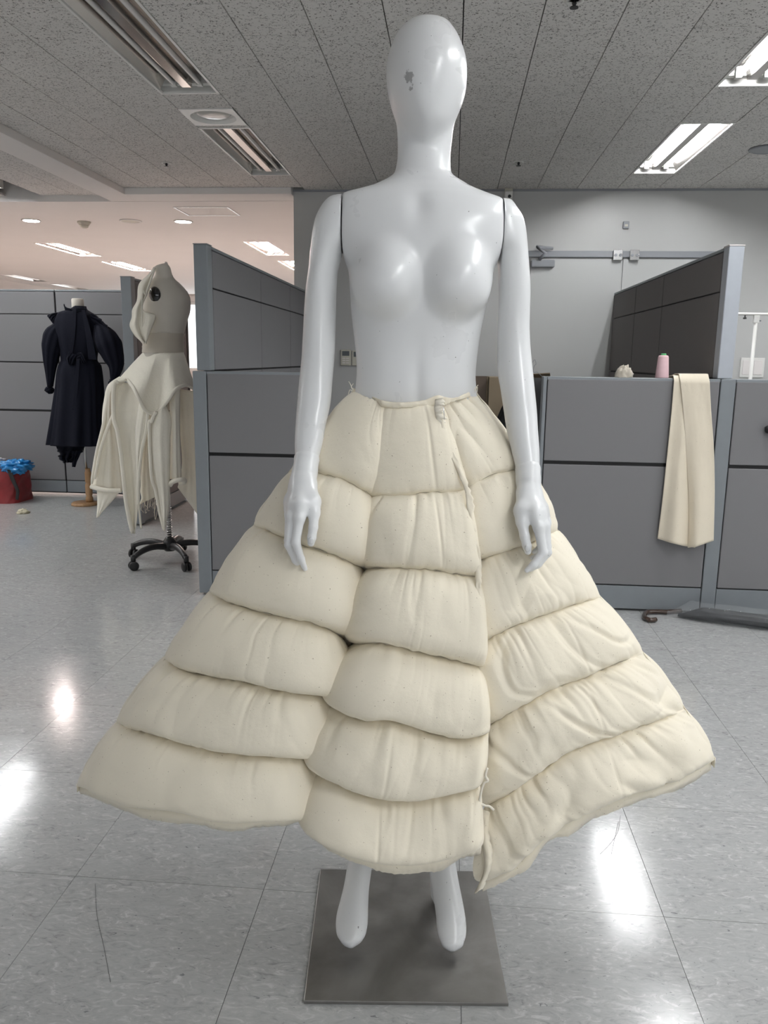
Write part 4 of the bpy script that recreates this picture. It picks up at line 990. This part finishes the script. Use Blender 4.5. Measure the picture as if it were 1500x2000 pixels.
# ------------------------------------------------------------------ dress form on castors
FO = (-1.655, 4.50, 0.)
F1 = Fr(FO, 4.50)
df = tag(empty('dress_form', FO), 'linen dress form with a glossy black armhole disc on a black castor base', 'dress form')
wloft(F1, [(515, 317, 327, 0, .012), (521, 303, 331, 0, .045), (535, 305, 335, 0, .05), (545, 300, 341, 0, .056), (552, 292, 349, 0, .066), (560, 287, 357, 0, .076), (575, 283, 368, 0, .088), (590, 282, 371, 0, .095), (607, 281, 370, 0, .1), (631, 281, 363, 0, .098), (648, 281, 359, 0, .09), (666, 282, 356, 0, .083), (690, 283, 355, 0, .08), (720, 288, 352, 0, .07), (760, 294, 348, 0, .05), (800, 300, 344, 0, .04)], 'torso', 'linen', df)
p = F1(302.5, 578, -.078); o = MB().lathe([(.001, -.02), (.016, -.018), (.030, -.010), (.036, 0), (.034, .012), (.001, .014)], 36, (0, 0, 0), 'y').build('armhole_disc', 'gloss', df, smooth=True, loc=tuple(p)); o.scale = (1.12, 1, 1.42); o.rotation_euler = (.1, 0, -.35); o['label'] = 'glossy black oval disc like an eye'
cord(F1, [(322, 515, 0), (324, 513, 0), (327, 517, 0)], .006, 'neck_knob', 'chrome', df, 8)
hub = np.array([-1.662, 4.515, 0]) - FO
MB().tube([hub + (0, 0, .10), hub + (.004, 0, .9)], .0125, 14).build('pole', 'chrome', df, smooth=True)
hz = np.linspace(.13, .33, 160); MB().tube(np.stack([hub[0] + .015 * np.cos(hz * 420), hub[1] + .015 * np.sin(hz * 420), hz], 1), .0028, 6).build('spring', 'chrome', df, smooth=True)
MB().lathe([(.03, .07), (.045, .085), (.045, .12), (.03, .14), (.02, .155), (.001, .155)], 24, tuple(hub)).build('hub', 'blackpl', df, smooth=True)
for k in range(5):
    a = math.radians(-122 + 72 * k); ca, sa = math.cos(a), math.sin(a); L = .255
    pts = [hub + np.array([ca * r_, sa * r_, z_]) for r_, z_ in ((.03, .10), (.10, .112), (.17, .108), (L - .02, .088), (L, .078))]
    arm_ = MB().tube(resample(pts, 16), np.linspace(.022, .016, 16), 10).build('base_arm', 'blackpl', df, smooth=True)
    cpos = hub + np.array([ca * (L + .005), sa * (L + .005), 0]); ra = a + 1.2 + .5 * k
    cs = MB(); cs.tube([cpos + (0, 0, .05), cpos + (0, 0, .09)], .015, 12); c1 = cs.build('castor', 'blackpl', arm_, smooth=True)
    for s_ in (-1, 1):
        ax = np.array([math.cos(ra), math.sin(ra), 0]) * s_
        MB().tube([cpos + ax * .006 + (0, 0, .0275), cpos + ax * .010 + (0, 0, .0275), cpos + ax * .020 + (0, 0, .0275), cpos + ax * .023 + (0, 0, .0275)], [.020, .0272, .0272, .021], 20).build('castor_wheel', 'blackpl', arm_, smooth=True)

gm = tag(empty('felt_garment', FO), 'cream wool garment of rolled, trailing tentacle-like strips draped on the castor form', 'garment')
# waist tape
wloft(F1, [(651, 279, 360, 0, .093), (665, 280, 358, 0, .086), (689, 279, 359, 0, .088)], 'waist_tape', 'tape', gm, nz=12, cap=False)
for y in (665, 678): wloft(F1, [(y - .7, 279, 359, 0, .0885), (y + .7, 279, 359, 0, .0885)], 'tape_edge', 'tape', gm, nz=3, cap=False)
# hood-like drape down the front of the form
cloth(F1, [(300, 521), (290, 535), (272, 553), (266, 590), (258, 605), (257, 620), (253, 634), (262, 654), (280, 671)], [(304, 523), (298, 540), (292, 553), (285, 575), (278, 598), (276, 612), (275, 635), (279, 655), (285, 672)], [-.05, -.10, -.13, -.13, -.10], 'drape', 'felt', gm, 60, 14, .02, .006, 1.5, 0, 3, .006)
cloth(F1, [(296, 541), (284, 570), (273, 600), (270, 630), (276, 655), (284, 671)], [(298, 543), (288, 574), (279, 606), (304, 616), (297, 640), (285, 672)], [-.09, -.12, -.13, -.135, -.11], 'lapel', 'felt', gm, 50, 12, .014, .004, 1, 0, 8, .006)
cord(F1, [(303, 524, -.06), (297, 540, -.10), (285, 575, -.135), (277, 600, -.14), (277, 611, -.14), (285, 614, -.14), (304, 616, -.12)], .006, 'lapel_edge', 'felt', gm)
# peplum with scalloped lower edge
top = [(279, 688), (296, 689), (318, 689), (340, 689), (359, 688)]
bot = [(230, 742), (246, 741), (257, 752), (272, 780), (289, 805), (297, 808), (306, 805), (323, 788), (349, 757), (364, 752), (384, 764)]
nu, nv = 90, 30; A = resample(top, nu); Bq = resample(bot, nu); v = np.linspace(0, 1, nv)[:, None]; u = np.linspace(0, 1, nu)[None, :]
Q = A[None] * (1 - v[..., None]) + Bq[None] * v[..., None]; Q[..., 1] -= 5 * np.sin(math.pi * v) * (np.abs(u - .5) * 2) ** 1.5 - 4 * np.sin(math.pi * v)
dd = -.09 * np.sin(math.pi * (.08 + .84 * u)) - v * (.085 * np.sin(math.pi * u) ** .7 + .04 * (1 - np.cos(u * 4 * math.pi)) - .03) + .012 * np.abs(np.sin(u * 9.5)) * np.sin(math.pi * v)
P = F1(Q[..., 0], Q[..., 1], dd); N = gnorm(P); N = -N if N[..., 1].mean() > 0 else N
MB().sheet(P, N, .006).build('peplum', 'felt', gm, smooth=True)
edge = P[-1]
MB().tube(resample(edge, 90), .0105, 10).build('rolled_edge', 'felt', gm, smooth=True)
def dd_at(x): return float(np.interp(x, Q[-1][:, 0], dd[-1]))
# hanging strips
S = lambda *a, **k: cloth(F1, *a, 'felt', gm, **k)
S([(233, 735), (212, 750), (202, 786), (197, 850), (182, 915), (177, 948)], [(246, 742), (224, 766), (222, 807), (231, 870), (236, 930), (238, 958)], [-.05, -.03, -.01, .0, .0], 'side_strip', bulge=.03, folds=.010, fq=2.5, seed=1, th=.006)
cord(F1, [(246, 741, -.09), (225, 752, -.06), (212, 775, -.05), (204, 820, -.045), (186, 900, -.04), (179, 945, -.04)], .010, 'rolled_edge', 'felt', gm)
cord(F1, [(177, 950, -.03), (195, 955, -.05), (215, 958, -.055), (238, 958, -.045)], .014, 'rolled_hem', 'felt', gm)
S([(189, 955), (190, 985), (188, 1012)], [(233, 962), (214, 985), (193, 1008)], -.02, 'tail', bulge=.015, folds=.004, seed=4, th=.005)
S([(229, 743), (221, 770), (222, 807), (231, 850), (238, 900), (244, 960), (250, 1000), (258, 1042)], [(256, 750), (270, 778), (273, 800), (268, 860), (266, 920), (268, 970), (266, 1010), (262, 1042)], [-.07, -.10, -.11, -.11, -.10, -.09], 'front_strip', bulge=-.03, folds=.006, fq=1.5, seed=2, th=.006, nv=70)
cord(F1, [(231, 744, -.10), (222, 764, -.11), (222, 807, -.12), (231, 850, -.125), (238, 900, -.125), (244, 960, -.12), (251, 1005, -.11), (259, 1040, -.10)], .0125, 'rolled_edge', 'felt', gm, 60)
cord(F1, [(222, 807, -.11), (207, 845, -.08), (196, 880, -.06), (185, 935, -.05)], .009, 'rolled_edge', 'felt', gm)
S([(272, 784), (265, 830), (265, 900), (267, 960), (271, 1000), (275, 1033)], [(290, 808), (286, 838), (275, 893), (271, 940), (272, 990), (277, 1031)], [-.13, -.12, -.11, -.10], 'front_strip', bulge=.02, folds=.003, seed=6, th=.006, nv=60)
cord(F1, [(289, 806, -.155), (286, 838, -.14), (275, 893, -.135), (270, 950, -.13), (270, 985, -.12)], .010, 'rolled_edge', 'felt', gm)
S([(284, 806), (275, 890), (274, 985)], [(302, 806), (297, 890), (308, 968)], [-.06, -.03, -.02], 'inner_strip', bulge=.01, folds=.006, seed=7, th=.005, jag=4)
S([(306, 805), (297, 822), (292, 861), (294, 904), (304, 958), (312, 1000), (320, 1036)], [(324, 790), (333, 810), (333, 860), (332, 930), (331, 990), (327, 1015), (322, 1037)], [-.14, -.13, -.12, -.11, -.10], 'front_strip', bulge=.03, folds=.004, seed=9, th=.006, nv=70)
cord(F1, [(306, 804, -.165), (297, 822, -.155), (292, 861, -.145), (294, 904, -.14), (304, 958, -.13), (312, 1000, -.12), (321, 1036, -.11)], .010, 'rolled_edge', 'felt', gm, 60)
S([(330, 772), (333, 850), (332, 936)], [(352, 755), (352, 850), (355, 936)], [-.12, -.10, -.09], 'side_strip', bulge=.03, folds=.004, seed=11, th=.006)
cord(F1, [(332, 948, -.10), (336, 942, -.13), (347, 938, -.14), (358, 937, -.12), (360, 941, -.09), (350, 945, -.08)], .014, 'rolled_hem', 'felt', gm)
S([(345, 760), (352, 850), (354, 920), (347, 952)], [(380, 764), (383, 850), (386, 940), (388, 1008)], [-.02, .02, .05, .07], 'back_strip', bulge=-.01, folds=.003, seed=12, th=.005)
for i in range(16):
    x = 270 + 2.6 * i; y = 968 + 12 * RNG.random(); MB().tube(resample(F1(np.array([x, x + 2 * RNG.normal(), x + 4 * RNG.normal()]), np.array([y, y + 9, y + 14 + 12 * RNG.random()]), -.05), 8), .0013, 5).build('fringe_thread', 'felt', gm, smooth=True)

# ------------------------------------------------------------------ navy dress on a wooden stand
NO = (-2.985, 6.22, 0.); F2 = Fr(NO, 6.22)
st_ = tag(empty('display_stand', NO), 'turned wooden dress stand with a round base under the navy dress', 'dress stand')
q = F2(175, 940, .0); bz = F2(163, 980, 0)
MB().lathe([(.001, .026), (.08, .026), (.10, .022), (.108, .012), (.108, .0), (.001, .0)], 40, (q[0] - .05, q[1], 0)).build('base', 'wood', st_, smooth=True)
cx = q[0] - .01
MB().lathe([(.030, .026), (.030, .06), (.022, .075), (.028, .09), (.028, .17), (.020, .18), (.026, .195), (.026, .27), (.020, .28), (.022, .30), (.001, .305)], 24, (cx, q[1], 0)).build('turned_post', 'wood', st_, smooth=True)
MB().tube([(cx - .012, q[1], .30), (cx - .03, q[1], .9)], .011, 12).build('pole', 'chrome', st_, smooth=True)
p = F2(152, 596, 0); MB().lathe([(.001, .05), (.04, .05), (.046, .042), (.047, -.06), (.001, -.06)], 24, tuple(p)).build('neck_cap', 'linen', st_, smooth=True)
nd = tag(empty('navy_dress', NO), 'dark navy puff-sleeved dress with bows seen from the back on a wooden stand', 'dress')
def pl_(v, t_): return np.clip((v - .40) / .2, 0, 1) * (.035 * np.sin(t_ * 17 + 3 * np.sin(t_ * 2)) + .03 * np.sin(t_ * 9 + 1)) * (.3 + v) + .012 * np.sin(t_ * 13 + v * 5)
wloft(F2, [(598, 145, 167, 0, .05), (604, 138, 169, 0, .06), (610, 116, 178, 0, .08), (618, 109, 190, 0, .09), (632, 106, 195, 0, .10), (655, 110, 194, 0, .11), (684, 118, 190, 0, .105), (703, 121, 188, 0, .10), (714, 117, 195, 0, .125), (760, 113, 199, 0, .15), (820, 106, 202, 0, .17), (868, 99, 205, 0, .18)], 'bodice_and_skirt', 'navy', nd, 140, 110, 2.2, pl_)
def sleeve(pts, rr):
    P = resample(np.array([F2(*p) for p in pts]), 30); R = np.interp(np.linspace(0, 1, 30), np.linspace(0, 1, len(rr)), rr)
    T = np.gradient(P, axis=0); T /= np.linalg.norm(T, axis=1)[:, None]; t_ = np.linspace(0, 2 * math.pi, 48, endpoint=False); ring = []
    for i in range(30):
        xa = np.array([1., 0, 0]); xa -= T[i] * (xa @ T[i]); xa /= np.linalg.norm(xa); up = np.cross(xa, T[i])
        k = R[i] * (1 + .06 * np.sin(t_ * 9 + i * .15)); ring.append(P[i] + k[:, None] * (np.cos(t_)[:, None] * xa + np.sin(t_)[:, None] * up))
    return MB().grid(np.array(ring), wrap=True, cap=True).build('sleeve', 'navy', nd, smooth=True)
s1 = sleeve([(112, 636, -.02), (103, 665, -.04), (99, 700, -.05), (98, 735, -.05), (98, 755, -.05)], [.035, .06, .075, .075, .055, .022])
s2 = sleeve([(190, 636, -.02), (205, 660, -.04), (219, 690, -.05), (226, 715, -.05), (222, 742, -.05)], [.035, .065, .092, .10, .075, .025])
lump('cuff_ruffle', 'navy', s1, F2(97, 762, -.05), (.036, .036, .028), 3, .35, 5, flat=False); lump('cuff_ruffle', 'navy', s2, F2(222, 748, -.05), (.04, .04, .03), 4, .35, 5, flat=False)
D2 = lambda *a, **k: cloth(F2, *a, 'navy', nd, **k)
D2([(124, 594), (128, 600), (140, 604)], [(127, 606), (133, 606), (141, 607)], -.07, 'neck_bow', folds=.006, th=.006)
D2([(148, 601), (157, 601), (168, 603)], [(148, 610), (158, 608), (169, 607)], -.08, 'neck_bow', folds=.006, th=.006)
D2([(92, 617), (100, 612), (112, 610)], [(103, 632), (108, 624), (114, 618)], -.05, 'shoulder_bow', folds=.012, th=.006)
D2([(178, 613), (192, 620), (204, 630), (213, 640)], [(176, 624), (188, 634), (200, 646), (209, 650)], -.06, 'shoulder_ruffle', folds=.014, fq=2, jag=4, th=.006)
D2([(142, 607), (140, 650), (137, 690)], [(149, 607), (147, 650), (142, 690)], [-.09, -.12, -.12], 'neck_tie', th=.005)
D2([(160, 606), (167, 650), (173, 702)], [(166, 606), (178, 650), (189, 703)], [-.09, -.12, -.12], 'neck_tie', th=.005)
D2([(135, 688), (130, 700), (134, 712)], [(150, 694), (146, 704), (141, 712)], -.13, 'waist_bow', folds=.01, th=.008)
D2([(150, 692), (158, 688), (168, 704)], [(149, 703), (156, 706), (160, 712)], -.13, 'waist_bow', folds=.01, th=.008)
D2([(150, 700), (145, 760), (140, 800)], [(156, 700), (152, 760), (148, 800)], [-.14, -.155, -.165], 'sash_end', th=.005)
D2([(110, 866), (113, 885), (120, 900), (127, 904)], [(166, 866), (160, 885), (146, 895), (138, 903)], -.03, 'hanging_hem', folds=.03, fq=3, jag=8, bulge=.03, th=.01)
D2([(138, 880), (141, 900), (143, 912)], [(160, 880), (153, 896), (145, 912)], -.05, 'hanging_hem', folds=.015, bulge=.02, th=.01)

# ------------------------------------------------------------------ red bag with plastic on top, and scraps
BO = atZ(10, 985, 0); BO = (BO[0] - .02, BO[1] + .2, 0.)
F3 = Fr(BO, BO[1])
bg = tag(empty('red_bag', BO), 'big red fabric bag with black straps slumped by the left partition', 'bag')
def bagp(v, t_): return .05 * (fbm(np.cos(t_) * 2 + 3, v * 4 + np.sin(t_) * 2, 4) - .5) * 2
wloft(F3, [(903, -70, 44, 0, .13), (915, -74, 48, 0, .15), (940, -76, 49, 0, .17), (965, -78, 51, 0, .18), (978, -78, 53, 0, .19), (981, -74, 48, 0, .17)], 'body', 'red', bg, 90, 40, 4.5, bagp)
cloth(F3, [(13, 917), (22, 940), (31, 960), (30, 975)], [(21, 917), (30, 940), (37, 960), (35, 977)], [-.17, -.185, -.19, -.185], 'strap', 'black', bg, nu=5, th=.006)
cloth(F3, [(0, 898), (20, 898), (40, 900)], [(0, 904), (20, 904), (41, 906)], .04, 'rim', 'red', bg, th=.02)
bt = F3(0, 903, 0)[2]
w_ = lump('crumpled_plastic_bag', 'blue', None, (0, 0, 0), (.135, .11, .058), 11, .42, 4, 64, 40, flat=False); w_.location = tuple(np.array(F3(29, 911, -.08)) + BO); tag(w_, 'crumpled bright blue plastic bag lying on top of the red bag', 'plastic bag')
w_ = lump('crumpled_cloth', 'whitecloth', None, (0, 0, 0), (.10, .09, .045), 12, .35, 3.5, flat=False); w_.location = tuple(np.array(F3(-14, 902, -.02)) + BO); tag(w_, 'white crumpled cloth in the red bag beside the blue plastic', 'cloth')
p = atZ(41, 1004, 0); w_ = lump('fabric_scrap', 'shell', None, (0, 0, 0), (.045, .04, .036), 13, .30, 4); w_.location = (p[0], p[1] + .03, .001); tag(w_, 'small pale crumpled scrap lying alone on the floor before the red bag', 'scrap')

# ------------------------------------------------------------------ on and over the right partition
dc = tag(empty('draped_calico', (1.12, 3.88, 0)), 'cream calico cloth folded over the top of the right partition', 'cloth')
F4 = Fr((1.12, 3.88, 0), 3.868)
def draped(Lp, Rp, off, name, seed, fq, bottom):
    nv, nu = 70, 36; A, Bq = resample(Lp, nv), resample(Rp, nv); u = np.linspace(0, 1, nu)[None, :, None]; v = np.linspace(0, 1, nv)[:, None]
    Q = A[:, None] * (1 - u) + Bq[:, None] * u; uu = u[..., 0]
    Q[..., 1] += np.interp(uu, np.linspace(0, 1, len(bottom)), bottom) * v ** 3
    d = -off - .012 * v * (1 + np.sin(uu * fq * 2 * math.pi + seed + 1.2 * v)) - .006 * fbm(uu * 3, v * 5, seed) - .03 * v ** 2 * np.sin(math.pi * uu)
    P = F4(Q[..., 0], Q[..., 1], d)
    rows_ = []
    for (yy, zz_) in ((.095 + off, .93), (.092 + off, 1.10), (.086 + off, 1.149 + off), (.06, 1.154 + off), (.03, 1.155 + off), (.0, 1.154 + off)):
        r_ = P[0].copy(); r_[:, 1] = yy; r_[:, 2] = zz_ + .002 * vnoise(np.linspace(0, 4, nu), 0, seed); rows_.append(r_)
    P = np.concatenate([np.array(rows_), P[1:]]); N = gnorm(P)
    if N[-20:, :, 1].mean() > 0: N = -N
    return MB().sheet(P, N, .002).build(name, 'calico2', dc, smooth=True)
draped([(1317, 739), (1312, 800), (1302, 900), (1291, 1000), (1284, 1052)], [(1352, 741), (1352, 800), (1354, 900), (1356, 1000), (1358, 1064)], .006, 'under_layer', 3, 1.3, [0, 4, 6, 6])
draped([(1328, 739), (1334, 800), (1341, 900), (1345, 1000), (1343, 1068)], [(1386, 741), (1389, 800), (1394, 870), (1396, 950), (1394, 1056)], .014, 'over_layer', 5, 1.0, [2, 4, 2, 0])
r = tag(empty('thread_cone', (.989, 3.916, 1.147)), 'pink sewing thread cone with a green top on the right partition', 'thread')
MB().lathe([(.001, 0), (.031, 0), (.031, .004), (.024, .098), (.021, .104), (.012, .106), (.001, .106)], 32).build('thread', 'pink', r, smooth=True)
MB().lathe([(.012, .104), (.012, .112), (.010, .114), (.006, .113), (.006, .104)], 20).build('spool_top', 'green', r, smooth=True)
w_ = lump('crumpled_cloth', 'whitecloth', None, (0, 0, 0), (.043, .03, .055), 21, .28, 3.5); w_.location = (.812, 3.915, 1.1475); w_.data.materials[0] = MT['tape']; tag(w_, 'crumpled beige cloth left of the pink thread cone', 'cloth')
r = tag(empty('black_strap', (1.49, 3.872, .86)), 'end of a black strap at the right photo edge', 'strap')
pp = [F4(1493, 848, 0) + (1.12, 3.88, 0) - (1.49, 3.872, .86)]; pp = np.array(pp[0]); MB().tube(resample([pp + (0, -.006, .012), pp + (.03, -.01, .03), pp + (.07, -.01, .02), pp + (.10, -.008, -.02)], 14), [.004] + [.02] * 12 + [.01], 10).build('strap_end', 'black', r, smooth=True)

# umbrella in a plastic sleeve
UO = (1.10, 3.80, 0.); um = tag(empty('umbrella', UO), 'furled black umbrella with a dark hooked wooden handle in a clear sleeve on the floor', 'umbrella')
ax = np.array([.40, -.135, 0]); ax /= np.linalg.norm(ax)
pt = lambda s, z=.0, w=0.: np.array([0, .022, 0]) + ax * s + np.array([-ax[1], ax[0], 0]) * w + np.array([0, 0, z])
n = 50; s_ = np.linspace(.03, .72, n); rr = .034 * np.clip((s_ - .0) / .14, .25, 1) * np.clip((.80 - s_) / .25, .35, 1)
P = []
for i in range(n):
    t_ = np.linspace(0, 2 * math.pi, 28, endpoint=False); k = rr[i] * (1 + .10 * np.sin(t_ * 8 + s_[i] * 6)); c = pt(s_[i], max(rr[i], .012) + .002)
    P.append(c + k[:, None] * (np.cos(t_)[:, None] * np.array([-ax[1], ax[0], 0]) + np.sin(t_)[:, None] * np.array([0, 0, .85])))
MB().grid(np.array(P), wrap=True, cap=True).build('canopy', 'umb', um, smooth=True)
hk = [(1330, 1193), (1305, 1195), (1280, 1194.5), (1265, 1195.5), (1259, 1201), (1262, 1208), (1270, 1211), (1281, 1210)]
MB().tube(resample([np.array(atZ(x, y, .013)) - UO for x, y in hk], 40), .0115, 12).build('handle', 'umbwood', um, smooth=True)
P = []; sr = np.linspace(-.02, .80, 60); 
for i in range(60):
    t_ = np.linspace(0, 2 * math.pi, 36, endpoint=False); g0 = np.clip((sr[i] + .04) / .12, .3, 1); k = .047 * g0 * (1 + .16 * (fbm(np.cos(t_) * 2 + 5, sr[i] * 14 + np.sin(t_) * 2, 31) - .5) * 2)
    Z = .046 * g0 + np.sin(t_) * k * .95; P.append(pt(sr[i], 0) + np.cos(t_)[:, None] * (k * 1.15)[:, None] * np.array([-ax[1], ax[0], 0]) + np.maximum(Z, .0015)[:, None] * np.array([0, 0, 1.]))
MB().grid(np.array(P), wrap=True).build('plastic_sleeve', 'film', um, smooth=True)

# ------------------------------------------------------------------ behind the mannequin, against the back wall
r = tag(empty('cardboard_box', (.40, 6.2, 0)), 'tall brown cardboard box standing behind the mannequin arm', 'box')
for a, c in ((0, .545), (.55, 1.095)):
    bb_ = bx(-.13, .30, -.19, .19, a, c).build('carton', 'card', r, bevel=.004)
    bx(-.131, .301, -.012, .012, c, c + .001).build('packing_tape', 'beige', bb_)
o = MB().add([(.14, -.19, 1.096), (.32, -.19, 1.096), (.30, -.30, 1.13), (.16, -.30, 1.12), (.14, -.19, 1.102), (.32, -.19, 1.102), (.30, -.30, 1.136), (.16, -.30, 1.126)], [(0, 1, 2, 3), (7, 6, 5, 4), (0, 4, 5, 1), (1, 5, 6, 2), (2, 6, 7, 3), (3, 7, 4, 0)]).build('flap', 'card', r)
w_ = tag(empty('brown_board', (.17, 6.08, 0)), 'dark brown board standing beside the tall cardboard box', 'board'); bx(-.10, .085, -.02, .02, 0, 1.10).build('panel', 'card2', w_, bevel=.002); bx(.085, .095, -.022, .022, 0, 1.10).build('edge_strip', 'card', w_)
cb = tag(empty('black_coat', (.52, 5.5, 0)), 'black coat heaped behind the mannequin right forearm', 'coat')
F5 = Fr((.52, 5.5, 0), 5.5)
def cbp(v, t_): return .09 * np.sin(t_ * 7 + 3 * v) * (.3 + v) + .10 * (fbm(np.cos(t_) * 2 + 3, v * 5 + np.sin(t_), 8) - .5)
wloft(F5, [(738, 1042, 1066, 0, .03), (745, 1020, 1066, 0, .06), (790, 985, 1066, 0, .10), (830, 968, 1068, 0, .12), (900, 958, 1075, 0, .14), (1010, 950, 1085, 0, .16), (1059, 946, 1090, 0, .17)], 'body', 'blackcloth', cb, 72, 50, 2.2, cbp)
hg = tag(empty('wire_hanger', (.60, 5.62, 1.1)), 'thin wire hanger hook sticking up above the black coat', 'hanger')
F6 = Fr((.60, 5.62, 1.1), 5.62)
MB().tube(resample([F6(x, y) for x, y in ((1040, 708), (1042, 704.5), (1046, 705), (1047, 710), (1043, 716), (1042, 720), (1050, 727), (1058, 735))], 30), .0018, 6).build('wire', 'trimgrey', hg, smooth=True)
# clothes rail at the right edge
cr_ = tag(empty('clothes_rail', (2.03, 5.7, 0)), 'white metal clothes rail behind the pale partition post at the right edge', 'clothes rail')
MB().tube([(-.14, 0, 1.548), (.9, 0, 1.548)], .0095, 12).build('rail', 'white_metal', cr_, smooth=True)
for x in (0, .85):
    po = MB().tube([(x, 0, .03), (x, 0, 1.535)], .012, 12).build('post', 'white_metal', cr_, smooth=True)
    bx(x - .018, x + .018, -.014, .014, 1.49, 1.54).build('collar', 'white_metal', po, bevel=.003); MB().tube([(x + .012, 0, 1.505), (x + .032, 0, 1.505)], .005, 8).build('clamp_screw', 'trimgrey', po)
    bx(x - .016, x + .016, -.22, .22, 0, .035).build('foot', 'white_metal', cr_, bevel=.004)
MB().lathe([(.001, -.026), (.012, -.024), (.012, -.016), (.005, -.012), (.005, 0)], 12, (-.075, 0, 1.54)).build('end_knob', 'blackpl', cr_, smooth=True)
# hairs and threads on the floor
for i, (pts, l) in enumerate(((((1212, 1592), (1205, 1628), (1188, 1652), (1172, 1668)), 'thin dark thread on the floor right of the skirt hem'), (((1208, 1604), (1200, 1640), (1194, 1668)), 'short straight dark thread beside the curved thread on the floor'), (((186, 1726), (190, 1790), (203, 1850), (216, 1918)), 'long thin dark thread on the floor left of the base plate'))):
    b0 = atZ(*pts[0], .001); o = MB().tube(resample([np.array(atZ(x, y, .0012)) - b0 for x, y in pts], 24), .00035, 5).build('thread_strand', 'umb', None, smooth=True, loc=tuple(b0)); tag(o, l, 'thread')
